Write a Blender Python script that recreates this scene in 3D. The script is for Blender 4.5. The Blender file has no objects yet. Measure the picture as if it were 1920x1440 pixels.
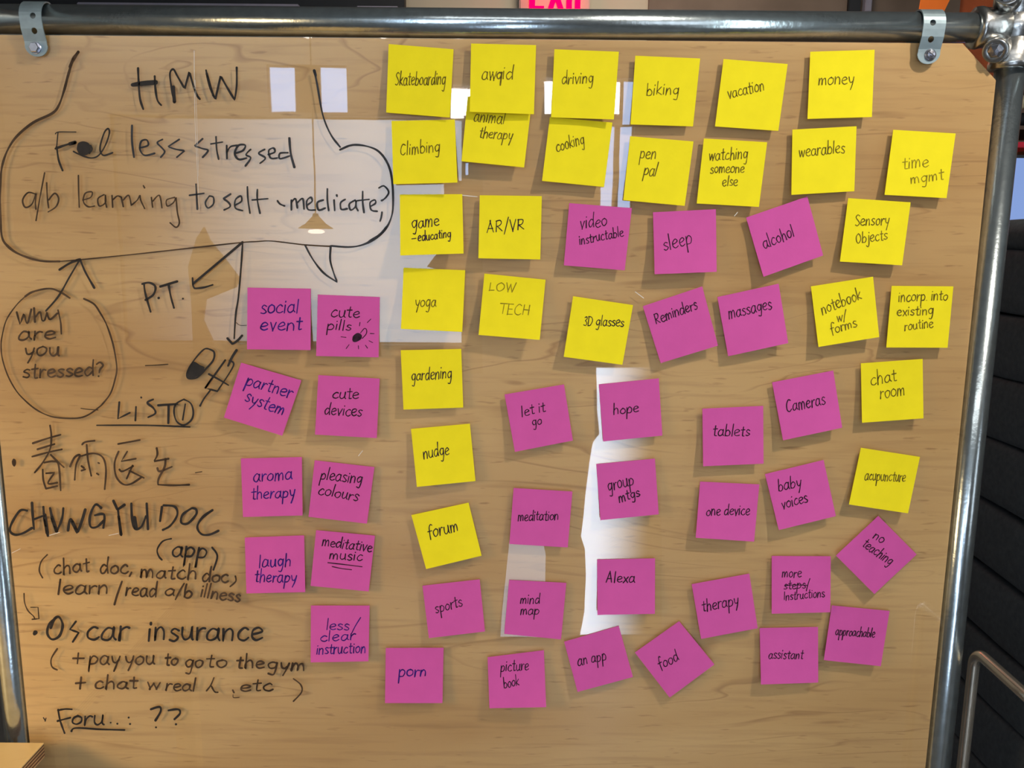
import bpy, bmesh, math, random
from mathutils import Vector, Matrix, noise
random.seed(7)
SC = bpy.context.scene
COL = SC.collection
R = math.radians

# ---------------------------------------------------------------- camera
F = 1600.0                                   # focal length in pixels at 1920 wide
TH = math.atan(1.104e-4 * F)                 # pitch down
AL = math.atan(81 / 9075.0)                  # small roll
D = F / 1505.0 * math.cos(TH)                # distance to the clear sheet (plane y = 0)
Z0 = 1.215
CAM = Vector((0.0, -D, Z0 + D * math.tan(TH)))
fwd = Vector((0, math.cos(TH), -math.sin(TH)))
U0 = Vector((0, math.sin(TH), math.cos(TH)))
X0 = Vector((1, 0, 0))
rgt = math.cos(AL) * X0 + math.sin(AL) * U0
upv = -math.sin(AL) * X0 + math.cos(AL) * U0
cam_d = bpy.data.cameras.new('camera')
cam = bpy.data.objects.new('camera', cam_d)
COL.objects.link(cam)
m = Matrix((rgt, upv, -fwd)).transposed().to_4x4()
m.translation = CAM
cam.matrix_world = m
cam_d.sensor_width = 36
cam_d.lens = F / 1920 * 36
cam_d.clip_start = 0.02
SC.camera = cam

SC.view_settings.view_transform = 'Standard'
SC.view_settings.look = 'None'
SC.view_settings.gamma = 1
SC.view_settings.use_curve_mapping = False
SC.view_settings.exposure = -0.06

w = bpy.data.worlds.new('world'); SC.world = w
w.use_nodes = True
w.node_tree.nodes['Background'].inputs[0].default_value = (0.75, 0.82, 1, 1)
w.node_tree.nodes['Background'].inputs[1].default_value = 0.6


def ray(px, py):
    return fwd + rgt * ((px - 960) / F) - upv * ((py - 720) / F)


def un(px, py, y):
    """the point of the plane y that stands at this place of the photograph"""
    d = ray(px, py)
    return CAM + d * ((y - CAM.y) / d.y)


def area(name, loc, target, size, power, col, sizey=None, spread=180):
    l = bpy.data.lights.new(name, 'AREA')
    l.energy = power; l.color = col; l.size = size
    l.spread = R(spread)
    if sizey:
        l.shape = 'RECTANGLE'; l.size_y = sizey
    o = bpy.data.objects.new(name, l); COL.objects.link(o)
    o.location = loc
    o.rotation_euler = (Vector(target) - Vector(loc)).to_track_quat('-Z', 'Y').to_euler()
    return o


# key: a small ceiling spot above and a little right of the photographer
KEY = area('ceiling_spot_light', (0.95, -0.84, 2.42), (0.5, 0, 1.2), 0.07, 17, (1, 0.91, 0.80))
# warm lamp low on the left
area('warm_lamp_light', (-1.95, -1.1, 1.5), (-0.66, 0, 0.80), 0.5, 3.9, (1, 0.70, 0.36), spread=70)
# added cool daylight fill by the right wall; no window is modelled there
area('window_daylight', (3.3, -2.6, 2.0), (0.0, 0, 1.2), 1.6, 12, (0.82, 0.9, 1), sizey=1.4)
area('ceiling_panel_light', (0.3, -2.2, 2.84), (0.4, -1.6, 0), 1.8, 9, (0.95, 0.95, 0.95), sizey=0.5)
area('back_room_light', (0.5, 1.9, 2.84), (0.4, 3.0, 1.9), 0.8, 26, (1, 0.9, 0.78))
area('right_window_light', (3.2, -1.3, 1.75), (0.6, 0, 1.5), 0.25, 18, (0.78, 0.92, 1), sizey=2.2)  # added strip lamp that draws a bright stripe down the right pole


area('wall_washer_light', (-2.2, -4.75, 2.82), (-2.2, -5.2, 2.2), 2.8, 27, (0.85, 0.92, 1), sizey=0.12)  # added unseen lamp; the wall it brightens puts haze into the sheet's reflection


# ---------------------------------------------------------------- materials
def mat(name, base=(0.5, 0.5, 0.5), rough=0.5, metal=0.0, noise_amt=0.0, nscale=20, stretch=(1, 1, 1), bump=0.0, bscale=None, spec=0.5, dark=None):
    m = bpy.data.materials.new(name); m.use_nodes = True
    nt = m.node_tree; b = nt.nodes['Principled BSDF']
    b.inputs['Base Color'].default_value = (*base, 1)
    b.inputs['Roughness'].default_value = rough
    b.inputs['Metallic'].default_value = metal
    b.inputs['Specular IOR Level'].default_value = spec
    tc = nt.nodes.new('ShaderNodeTexCoord'); mp = nt.nodes.new('ShaderNodeMapping')
    mp.inputs['Scale'].default_value = stretch
    nt.links.new(tc.outputs['Object'], mp.inputs[0])
    n = nt.nodes.new('ShaderNodeTexNoise'); n.inputs['Scale'].default_value = nscale; n.inputs['Detail'].default_value = 5
    nt.links.new(mp.outputs[0], n.inputs[0])
    if noise_amt:
        r = nt.nodes.new('ShaderNodeValToRGB')
        d = dark or tuple(c * (1 - noise_amt) for c in base)
        l = tuple(min(1, c * (1 + noise_amt)) for c in base)
        r.color_ramp.elements[0].position = 0.3; r.color_ramp.elements[1].position = 0.7
        r.color_ramp.elements[0].color = (*d, 1); r.color_ramp.elements[1].color = (*l, 1)
        nt.links.new(n.outputs[0], r.inputs[0]); nt.links.new(r.outputs[0], b.inputs['Base Color'])
    if bump:
        n2 = n
        if bscale:
            n2 = nt.nodes.new('ShaderNodeTexNoise'); n2.inputs['Scale'].default_value = bscale
            nt.links.new(mp.outputs[0], n2.inputs[0])
        bp = nt.nodes.new('ShaderNodeBump'); bp.inputs['Strength'].default_value = bump; bp.inputs['Distance'].default_value = 0.002
        nt.links.new(n2.outputs[0], bp.inputs['Height']); nt.links.new(bp.outputs[0], b.inputs['Normal'])
    return m


def emat(name, col, s):
    m = bpy.data.materials.new(name); m.use_nodes = True
    nt = m.node_tree; nt.nodes.clear()
    e = nt.nodes.new('ShaderNodeEmission'); o = nt.nodes.new('ShaderNodeOutputMaterial')
    tc = nt.nodes.new('ShaderNodeTexCoord'); n = nt.nodes.new('ShaderNodeTexNoise'); n.inputs['Scale'].default_value = 4
    mx = nt.nodes.new('ShaderNodeMix'); mx.data_type = 'RGBA'
    mx.inputs[6].default_value = (*col, 1); mx.inputs[7].default_value = (*[c * 0.85 for c in col], 1)
    nt.links.new(tc.outputs['Object'], n.inputs[0]); nt.links.new(n.outputs[0], mx.inputs[0])
    nt.links.new(mx.outputs[2], e.inputs[0]); e.inputs[1].default_value = s
    nt.links.new(e.outputs[0], o.inputs[0])
    return m


def wood(name, c1, c2, c3, scale=1.0, spec=0.3, rough=0.45):
    m = bpy.data.materials.new(name); m.use_nodes = True
    nt = m.node_tree; N = nt.nodes; L = nt.links; b = N['Principled BSDF']
    b.inputs['Roughness'].default_value = rough; b.inputs['Specular IOR Level'].default_value = spec
    tc = N.new('ShaderNodeTexCoord')

    def noi(sc, st, det=4, dist=0.0, loc=(0, 0, 0)):
        mp = N.new('ShaderNodeMapping'); mp.inputs['Scale'].default_value = st; mp.inputs['Location'].default_value = loc
        L.new(tc.outputs['Object'], mp.inputs[0])
        n = N.new('ShaderNodeTexNoise'); n.inputs['Scale'].default_value = sc * scale
        n.inputs['Detail'].default_value = det; n.inputs['Distortion'].default_value = dist
        L.new(mp.outputs[0], n.inputs[0])
        return n

    def ramp(src, pts):
        r = N.new('ShaderNodeValToRGB'); cr = r.color_ramp
        cr.elements[0].position = pts[0][0]; cr.elements[0].color = pts[0][1]
        cr.elements[1].position = pts[-1][0]; cr.elements[1].color = pts[-1][1]
        for p, c in pts[1:-1]:
            e = cr.elements.new(p); e.color = c
        L.new(src, r.inputs[0])
        return r
    g = lambda v: (v, v, v, 1)
    # broad tone
    a = noi(2.2, (0.6, 1, 2.2), 3, 0.6)
    ra = ramp(a.outputs[0], [(0.3, (*c2, 1)), (0.72, (*c1, 1))])
    # cathedral figure: contour lines of a stretched noise
    f = noi(1.6, (0.55, 1, 3.4), 3.5, 0.7, (3, 1, 7))
    mu = N.new('ShaderNodeMath'); mu.operation = 'MULTIPLY'; mu.inputs[1].default_value = 15
    L.new(f.outputs[0], mu.inputs[0])
    fr = N.new('ShaderNodeMath'); fr.operation = 'FRACT'; L.new(mu.outputs[0], fr.inputs[0])
    rf = ramp(fr.outputs[0], [(0.0, g(0.0)), (0.86, g(0.0)), (0.95, g(1.0)), (1.0, g(0.0))])
    msk = noi(4, (1, 1, 2), 2, 0, (9, 2, 2))
    rm = ramp(msk.outputs[0], [(0.45, g(0.0)), (0.62, g(0.85))])
    m1 = N.new('ShaderNodeMath'); m1.operation = 'MULTIPLY'; L.new(rf.outputs[0], m1.inputs[0]); L.new(rm.outputs[0], m1.inputs[1])
    # fine grain streaks
    s = noi(7, (1, 1, 17), 6, 0.3)
    rs = ramp(s.outputs[0], [(0.50, g(0.0)), (0.75, g(0.55))])
    # short dark flecks
    k = noi(13, (2.2, 1, 15), 2, 0.2, (4, 4, 1))
    rk = ramp(k.outputs[0], [(0.63, g(0.0)), (0.74, g(0.9))])
    ad = N.new('ShaderNodeMath'); ad.operation = 'MAXIMUM'; L.new(m1.outputs[0], ad.inputs[0]); L.new(rk.outputs[0], ad.inputs[1])
    ad2 = N.new('ShaderNodeMath'); ad2.operation = 'MAXIMUM'; L.new(ad.outputs[0], ad2.inputs[0]); L.new(rs.outputs[0], ad2.inputs[1])
    sc = N.new('ShaderNodeMath'); sc.operation = 'MULTIPLY'; sc.inputs[1].default_value = 0.58; L.new(ad2.outputs[0], sc.inputs[0])
    mx = N.new('ShaderNodeMix'); mx.data_type = 'RGBA'
    L.new(sc.outputs[0], mx.inputs[0]); L.new(ra.outputs[0], mx.inputs[6]); mx.inputs[7].default_value = (*c3, 1)
    L.new(mx.outputs[2], b.inputs['Base Color'])
    return m


def sheet_material():
    m = bpy.data.materials.new('clear_acrylic'); m.use_nodes = True
    nt = m.node_tree; nt.nodes.clear(); N = nt.nodes; L = nt.links
    o = N.new('ShaderNodeOutputMaterial'); t = N.new('ShaderNodeBsdfTransparent'); g = N.new('ShaderNodeBsdfGlossy')
    t.inputs[0].default_value = (0.985, 0.99, 0.985, 1)
    fr = N.new('ShaderNodeFresnel'); fr.inputs[0].default_value = 1.49
    mu = N.new('ShaderNodeMath'); mu.operation = 'MULTIPLY'; mu.inputs[1].default_value = 1.9
    L.new(fr.outputs[0], mu.inputs[0])
    ge = N.new('ShaderNodeNewGeometry'); ib = N.new('ShaderNodeMath'); ib.operation = 'SUBTRACT'; ib.inputs[0].default_value = 1
    L.new(ge.outputs['Backfacing'], ib.inputs[1])
    m2 = N.new('ShaderNodeMath'); m2.operation = 'MULTIPLY'; L.new(mu.outputs[0], m2.inputs[0]); L.new(ib.outputs[0], m2.inputs[1])
    mu = m2
    tc = N.new('ShaderNodeTexCoord'); n = N.new('ShaderNodeTexNoise'); n.inputs['Scale'].default_value = 3; n.inputs['Detail'].default_value = 2
    L.new(tc.outputs['Object'], n.inputs[0])
    mr = N.new('ShaderNodeMapRange'); mr.inputs[1].default_value = 0.35; mr.inputs[2].default_value = 0.75
    mr.inputs[3].default_value = 0.0; mr.inputs[4].default_value = 0.03
    L.new(n.outputs[0], mr.inputs[0]); L.new(mr.outputs[0], g.inputs['Roughness'])
    n2 = N.new('ShaderNodeTexNoise'); n2.inputs['Scale'].default_value = 9; L.new(tc.outputs['Object'], n2.inputs[0])
    bp = N.new('ShaderNodeBump'); bp.inputs['Strength'].default_value = 0.10; bp.inputs['Distance'].default_value = 0.0006
    L.new(n2.outputs[0], bp.inputs['Height']); L.new(bp.outputs[0], g.inputs['Normal'])
    mx = N.new('ShaderNodeMixShader'); L.new(mu.outputs[0], mx.inputs[0]); L.new(t.outputs[0], mx.inputs[1]); L.new(g.outputs[0], mx.inputs[2])
    L.new(mx.outputs[0], o.inputs[0])
    return m


M = {}
M['wood'] = wood('maple_veneer', (0.69, 0.44, 0.19), (0.53, 0.30, 0.112), (0.25, 0.11, 0.04))
M['ply'] = wood('birch_ply', (0.86, 0.6, 0.24), (0.8, 0.52, 0.2), (0.6, 0.36, 0.13))
M['ply_dark'] = mat('ply_glue_layer', (0.13, 0.05, 0.018), 0.7, noise_amt=0.2, nscale=60)
M['ply_mid'] = mat('ply_light_layer', (0.55, 0.32, 0.13), 0.7, noise_amt=0.2, nscale=60)
M['sheet'] = sheet_material()
M['galv'] = mat('galvanised_steel', (0.52, 0.58, 0.59), 0.21, 0.94, noise_amt=0.10, nscale=90, bump=0.07, bscale=220)
M['zinc'] = mat('zinc_strap', (0.27, 0.34, 0.36), 0.5, 0.6, noise_amt=0.12, nscale=60, bump=0.1)
M['bolt'] = mat('bright_bolt', (0.6, 0.6, 0.66), 0.22, 1.0, noise_amt=0.1, nscale=80)
M['cast'] = mat('cast_fitting', (0.5, 0.49, 0.46), 0.28, 1.0, noise_amt=0.12, nscale=40, bump=0.3, bscale=90)
M['yellow'] = mat('yellow_paper', (0.88, 0.73, 0.015), 0.85, noise_amt=0.03, nscale=40, bump=0.05, bscale=300, spec=0.15)
M['pink'] = mat('pink_paper', (0.62, 0.095, 0.345), 0.85, noise_amt=0.03, nscale=40, bump=0.05, bscale=300, spec=0.15)
M['marker'] = mat('black_marker', (0.018, 0.014, 0.012), 0.6, noise_amt=0.5, nscale=50, spec=0.3)
M['marker_brown'] = mat('dry_marker', (0.06, 0.034, 0.018), 0.6, noise_amt=0.5, nscale=40, spec=0.2)
M['marker_grey'] = mat('grey_marker', (0.035, 0.036, 0.04), 0.6, noise_amt=0.4, nscale=40, spec=0.2)
M['pen_y'] = mat('black_pen', (0.13, 0.09, 0.012), 0.7, noise_amt=0.7, nscale=160, spec=0.1)
M['pen_k'] = mat('dark_pen', (0.030, 0.012, 0.024), 0.7, noise_amt=0.5, nscale=160, spec=0.1)
M['pen_l'] = mat('faint_pencil', (0.26, 0.19, 0.012), 0.7, noise_amt=0.4, nscale=160, spec=0.1)
M['pen_b'] = mat('blue_pen', (0.035, 0.012, 0.16), 0.7, noise_amt=0.5, nscale=160, spec=0.1)
M['stain'] = mat('veneer_stain', (0.4, 0.22, 0.08), 0.6, noise_amt=0.15, nscale=12)
M['scuff'] = mat('scratch', (0.72, 0.66, 0.56), 0.5, noise_amt=0.2, nscale=90)
M['floor'] = mat('floor_concrete', (0.12, 0.115, 0.11), 0.5, noise_amt=0.3, nscale=6)
M['wall'] = mat('plaster', (0.42, 0.36, 0.26), 0.9, noise_amt=0.05, nscale=5)
M['wall_brown'] = mat('brown_plaster', (0.15, 0.105, 0.075), 0.9, noise_amt=0.12, nscale=8)
M['wall_dim'] = mat('room_paint', (0.27, 0.285, 0.28), 0.9, noise_amt=0.05, nscale=4)
M['wall_rear'] = mat('rear_wall_paint', (0.42, 0.40, 0.37), 0.9, noise_amt=0.05, nscale=4)
M['orange'] = mat('orange_paper', (1.0, 0.19, 0.01), 0.7, noise_amt=0.04, nscale=20)
M['rust'] = mat('rust_paint', (0.42, 0.085, 0.02), 0.8, noise_amt=0.2, nscale=8)
M['black'] = mat('black_plastic', (0.006, 0.006, 0.007), 0.6, noise_amt=0.2, nscale=20)
M['lilac'] = mat('grey_bezel', (0.22, 0.2, 0.24), 0.5, noise_amt=0.1, nscale=20)
M['leather'] = mat('black_leather', (0.062, 0.070, 0.076), 0.62, noise_amt=0.2, nscale=120, bump=0.25, bscale=500, spec=0.4)
M['chrome'] = mat('warm_chrome', (0.85, 0.76, 0.62), 0.2, 0.9, noise_amt=0.08, nscale=30)
M['cream'] = mat('cream_ceramic', (0.75, 0.65, 0.4), 0.4, noise_amt=0.1, nscale=30)
M['red'] = mat('red_card', (0.75, 0.01, 0.04), 0.6, noise_amt=0.1, nscale=30)
M['brown'] = mat('dark_wood', (0.12, 0.07, 0.045), 0.6, noise_amt=0.2, nscale=20)
M['exit'] = emat('exit_red', (1, 0.0, 0.035), 5.5)
M['exit_box'] = mat('exit_housing', (0.42, 0.2, 0.16), 0.5, noise_amt=0.05)
M['screen'] = emat('lit_screen', (0.27, 0.40, 0.78), 1.0)
M['win_hot'] = emat('window_sky_bright', (0.92, 0.96, 1), 30)
M['win_mid'] = emat('window_sky', (0.42, 0.62, 1), 12)
M['win_soft'] = emat('blind_daylight', (0.80, 0.86, 1.0), 2.3)
M['win_dim'] = emat('blind_dim', (0.8, 0.86, 1.0), 1.35)
M['lamp'] = emat('lamp_glow', (1, 0.97, 0.9), 14)


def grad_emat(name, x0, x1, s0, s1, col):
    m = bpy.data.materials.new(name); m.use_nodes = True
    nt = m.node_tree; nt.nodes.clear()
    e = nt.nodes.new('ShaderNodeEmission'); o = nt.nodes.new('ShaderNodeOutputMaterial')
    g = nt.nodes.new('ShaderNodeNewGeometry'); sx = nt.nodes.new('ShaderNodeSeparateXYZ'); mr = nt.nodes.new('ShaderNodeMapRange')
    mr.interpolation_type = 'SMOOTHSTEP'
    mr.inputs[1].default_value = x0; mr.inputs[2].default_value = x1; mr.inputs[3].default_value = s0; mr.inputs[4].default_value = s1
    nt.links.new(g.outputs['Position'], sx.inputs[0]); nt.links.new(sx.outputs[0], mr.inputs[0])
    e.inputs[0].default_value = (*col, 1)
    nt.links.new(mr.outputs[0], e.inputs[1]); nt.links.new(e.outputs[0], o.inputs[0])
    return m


M['win_soft'] = grad_emat('blind_daylight', -2.9, -0.9, 0.2, 6.6, (0.64, 0.80, 1.0))  # glow graded across the pane so its mirror image fades leftward


# ---------------------------------------------------------------- building helpers
def link(name, bm, material, parent=None, smooth=False):
    me = bpy.data.meshes.new(name); bm.to_mesh(me); bm.free()
    if material: me.materials.append(material)
    if smooth:
        for p in me.polygons: p.use_smooth = True
    o = bpy.data.objects.new(name, me); COL.objects.link(o)
    if parent: o.parent = parent
    return o


def tag(o, label=None, cat=None, group=None, kind=None):
    if label: o['label'] = label
    if cat: o['category'] = cat
    if group: o['group'] = group
    if kind: o['kind'] = kind
    return o


def empty(name, loc=(0, 0, 0)):
    o = bpy.data.objects.new(name, None); COL.objects.link(o); o.location = loc
    o.empty_display_size = 0.05
    return o


def put(o, loc):
    """give an object an origin of its own without moving its mesh"""
    o.data.transform(Matrix.Translation(-Vector(loc))); o.location = loc
    return o


def box(bm, lo, hi, bevel=0.0):
    lo = Vector(lo); hi = Vector(hi)
    r = bmesh.ops.create_cube(bm, size=1)
    for v in r['verts']:
        v.co = Vector([(lo[i] + hi[i]) / 2 + v.co[i] * (hi[i] - lo[i]) for i in range(3)])
    if bevel:
        es = list({e for v in r['verts'] for e in v.link_edges})
        bmesh.ops.bevel(bm, geom=es, offset=bevel, segments=2, affect='EDGES')


def bxo(name, lo, hi, material, parent=None, bevel=0.0):
    bm = bmesh.new(); box(bm, lo, hi, bevel)
    return link(name, bm, material, parent)


def cyl(bm, a, b, r1, r2=None, seg=32, cap=True):
    a = Vector(a); b = Vector(b); r2 = r1 if r2 is None else r2
    d = b - a; q = d.to_track_quat('Z', 'Y').to_matrix().to_4x4()
    mt = Matrix.Translation((a + b) / 2) @ q
    return bmesh.ops.create_cone(bm, cap_ends=cap, cap_tris=False, segments=seg, radius1=r1, radius2=r2, depth=d.length, matrix=mt)


def lathe(bm, a, axis, prof, seg=32):
    """prof: list of (distance along axis, radius)"""
    a = Vector(a); axis = Vector(axis).normalized()
    q = axis.to_track_quat('Z', 'Y')
    rings = []
    for t, r in prof:
        rings.append([bm.verts.new(a + q @ Vector((r * math.cos(2 * math.pi * i / seg), r * math.sin(2 * math.pi * i / seg), t))) for i in range(seg)])
    for k in range(len(rings) - 1):
        for i in range(seg):
            j = (i + 1) % seg
            bm.faces.new((rings[k][i], rings[k][j], rings[k + 1][j], rings[k + 1][i]))
    bm.faces.new(list(reversed(rings[0]))); bm.faces.new(rings[-1])


def tube(bm, pts, r, seg=16):
    pts = [Vector(p) for p in pts]
    prev = None; rings = []
    up = Vector((0.13, 0.7, 0.6)).normalized()
    for i, p in enumerate(pts):
        t = (pts[min(i + 1, len(pts) - 1)] - pts[max(i - 1, 0)]).normalized()
        s = t.cross(up).normalized(); u2 = s.cross(t)
        rings.append([bm.verts.new(p + s * r * math.cos(a) + u2 * r * math.sin(a)) for a in [2 * math.pi * k / seg for k in range(seg)]])
    for k in range(len(rings) - 1):
        for i in range(seg):
            j = (i + 1) % seg
            bm.faces.new((rings[k][i], rings[k][j], rings[k + 1][j], rings[k + 1][i]))
    bm.faces.new(list(reversed(rings[0]))); bm.faces.new(rings[-1])


def slab(name, outline, y0, y1, material, parent=None, bevel=0.0):
    """outline: list of (x, z), anticlockwise; solid from y0 to y1"""
    bm = bmesh.new()
    a = [bm.verts.new((x, y0, z)) for x, z in outline]; b = [bm.verts.new((x, y1, z)) for x, z in outline]
    bm.faces.new(a); bm.faces.new(list(reversed(b)))
    n = len(a)
    for i in range(n):
        j = (i + 1) % n
        bm.faces.new((a[j], a[i], b[i], b[j]))
    bmesh.ops.recalc_face_normals(bm, faces=bm.faces)
    return link(name, bm, material, parent)


# ---------------------------------------------------------------- the room
def struct(o):
    return tag(o, kind='structure')


CEIL = 2.9; XL, XR, YF, YB = -3.6, 3.6, -5.2, 3.0
struct(bxo('floor', (XL - .1, YF - .2, -0.1), (XR + .1, YB + .2, 0), M['floor']))
struct(bxo('ceiling', (XL - .1, YF - .2, CEIL), (XR + .1, YB + .2, CEIL + .1), M['wall_dim']))
struct(bxo('wall_left', (XL - .1, YF, 0), (XL, YB, CEIL), M['wall_dim']))
struct(bxo('wall_right', (XR, YF, 0), (XR + .1, YB, CEIL), M['wall_dim']))
xs = un(1215, 20, YB).x
xs2 = un(1795, 20, YB).x
struct(bxo('wall_back', (XL, YB, 0), (xs, YB + .12, CEIL), M['wall']))
struct(bxo('trim_1', (xs, YB - 0.02, 0), (xs2, YB + .12, CEIL), M['wall_brown']))
struct(bxo('trim_2', (xs2, YB, 0), (XR, YB + .12, CEIL), M['rust']))


def mrect(px0, py0, px1, py1, dist):
    """the rectangle behind the camera at y=-dist whose mirror image in the sheet stands there"""
    a = un(px0, py0, dist); b = un(px1, py1, dist)
    return a.x, b.z, b.x, a.z


# rear wall, behind the photographer: pierced by the windows whose light the sheet mirrors
RW = 5.2
wins = []
for (a, b_, c, d_, mt, nm) in [(497, 120, 652, 212, 'win_mid', 1), (840, 160, 893, 224, 'win_hot', 2), (1019, 146, 1166, 216, 'win_hot', 3),
                               (1168, 146, 1200, 236, 'win_mid', 4), (200, 214, 868, 648, 'win_soft', 5), (1128, 232, 1186, 392, 'win_mid', 6),
                               (868, 214, 880, 330, 'win_mid', 7)]:
    wins.append((*mrect(a, b_, c, d_, RW), mt, nm))
ext = sorted({XL, XR, *[v for q in wins for v in (q[0], q[2])]})
ezt = sorted({0, CEIL, *[v for q in wins for v in (q[1], q[3])]})
bm = bmesh.new()
for i in range(len(ext) - 1):
    for j in range(len(ezt) - 1):
        cx = (ext[i] + ext[i + 1]) / 2; cz = (ezt[j] + ezt[j + 1]) / 2
        if any(q[0] < cx < q[2] and q[1] < cz < q[3] for q in wins): continue
        if ext[i + 1] - ext[i] < 1e-4 or ezt[j + 1] - ezt[j] < 1e-4: continue
        box(bm, (ext[i], -RW - 0.12, ezt[j]), (ext[i + 1], -RW, ezt[j + 1]))
bmesh.ops.remove_doubles(bm, verts=bm.verts, dist=1e-5)
struct(link('wall_front', bm, M['wall_rear']))
for q in wins:
    o = struct(bxo('window_%d' % q[5], (q[0], -RW - 0.09, q[1]), (q[2], -RW - 0.08, q[3]), M[q[4]]))
    fb = bmesh.new()
    t = 0.012
    for lo, hi in [((q[0], q[1]), (q[0] + t, q[3])), ((q[2] - t, q[1]), (q[2], q[3])), ((q[0] + t, q[1]), (q[2] - t, q[1] + t)), ((q[0] + t, q[3] - t), (q[2] - t, q[3]))]:
        box(fb, (lo[0], -RW - 0.079, lo[1]), (hi[0], -RW - 0.045, hi[1]))
    if q[5] in (1, 6):
        mid = (q[0] + q[2]) / 2
        wd = 0.09 if q[5] == 1 else 0.02
        box(fb, (mid - wd, -RW - 0.079, q[1] + t), (mid + wd, -RW - 0.045, q[3] - t))
    link('window_frame', fb, M['brown'], o)


# ---------------------------------------------------------------- ink: ribbons drawn in the photograph's pixels on a surface
def smooth(pts, n=6):
    """Catmull-Rom through pts, a repeated point is a corner"""
    runs = [[pts[0]]]
    for p in pts[1:]:
        if abs(p[0] - runs[-1][-1][0]) + abs(p[1] - runs[-1][-1][1]) < 1e-6:
            runs.append([p])
        else:
            runs[-1].append(p)
    out = []
    for r in runs:
        if len(r) < 2: continue
        P = [r[0]] + r + [r[-1]]
        seg = []
        for i in range(1, len(P) - 2):
            p0, p1, p2, p3 = P[i - 1:i + 3]
            k = n if len(r) > 2 else 2
            for s in range(k):
                t = s / k
                seg.append(tuple(0.5 * (2 * p1[c] + (p2[c] - p0[c]) * t + (2 * p0[c] - 5 * p1[c] + 4 * p2[c] - p3[c]) * t * t
                                        + (3 * p1[c] - p0[c] - 3 * p2[c] + p3[c]) * t ** 3) for c in (0, 1)))
        seg.append(r[-1])
        if out: seg = seg[1:]
        out += seg
    return out


def ribbon(bm, pts, width, mp, n=6, press=0.25):
    if len(pts) == 1:
        x, y = pts[0]; pts = [(x - 0.15 * width, y), (x + 0.15 * width, y)]
    s = smooth(pts, n)
    if len(s) < 2: return
    # resample out the tiny steps
    q = [s[0]]
    for p in s[1:]:
        if math.hypot(p[0] - q[-1][0], p[1] - q[-1][1]) > 0.22 * width: q.append(p)
    if len(q) < 2: q.append(s[-1] if s[-1] != s[0] else (s[0][0] + 0.3 * width, s[0][1]))
    L = len(q); ph = random.random() * 50
    left = []; right = []
    for i, p in enumerate(q):
        a = q[max(i - 1, 0)]; b = q[min(i + 1, L - 1)]
        tx, ty = b[0] - a[0], b[1] - a[1]; l = math.hypot(tx, ty) or 1; tx /= l; ty /= l
        hw = width * 0.5 * (1 + press * noise.noise((ph + i * 0.25, 0.3, 0.7)) * 1.6)
        if i == 0:
            left.append((p[0] - tx * hw * 0.7 - ty * hw * 0.5, p[1] - ty * hw * 0.7 + tx * hw * 0.5)); right.append((p[0] - tx * hw * 0.7 + ty * hw * 0.5, p[1] - ty * hw * 0.7 - tx * hw * 0.5))
        left.append((p[0] - ty * hw, p[1] + tx * hw)); right.append((p[0] + ty * hw, p[1] - tx * hw))
        if i == L - 1:
            left.append((p[0] + tx * hw * 0.7 - ty * hw * 0.5, p[1] + ty * hw * 0.7 + tx * hw * 0.5)); right.append((p[0] + tx * hw * 0.7 + ty * hw * 0.5, p[1] + ty * hw * 0.7 - tx * hw * 0.5))
    VL = [bm.verts.new(mp(*p)) for p in left]; VR = [bm.verts.new(mp(*p)) for p in right]
    for i in range(len(VL) - 1):
        bm.faces.new((VL[i], VL[i + 1], VR[i + 1], VR[i]))


def blob(bm, pts, mp):
    s = smooth(pts + [pts[0]], 5)[:-1]
    bm.faces.new([bm.verts.new(mp(*p)) for p in s])


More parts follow.
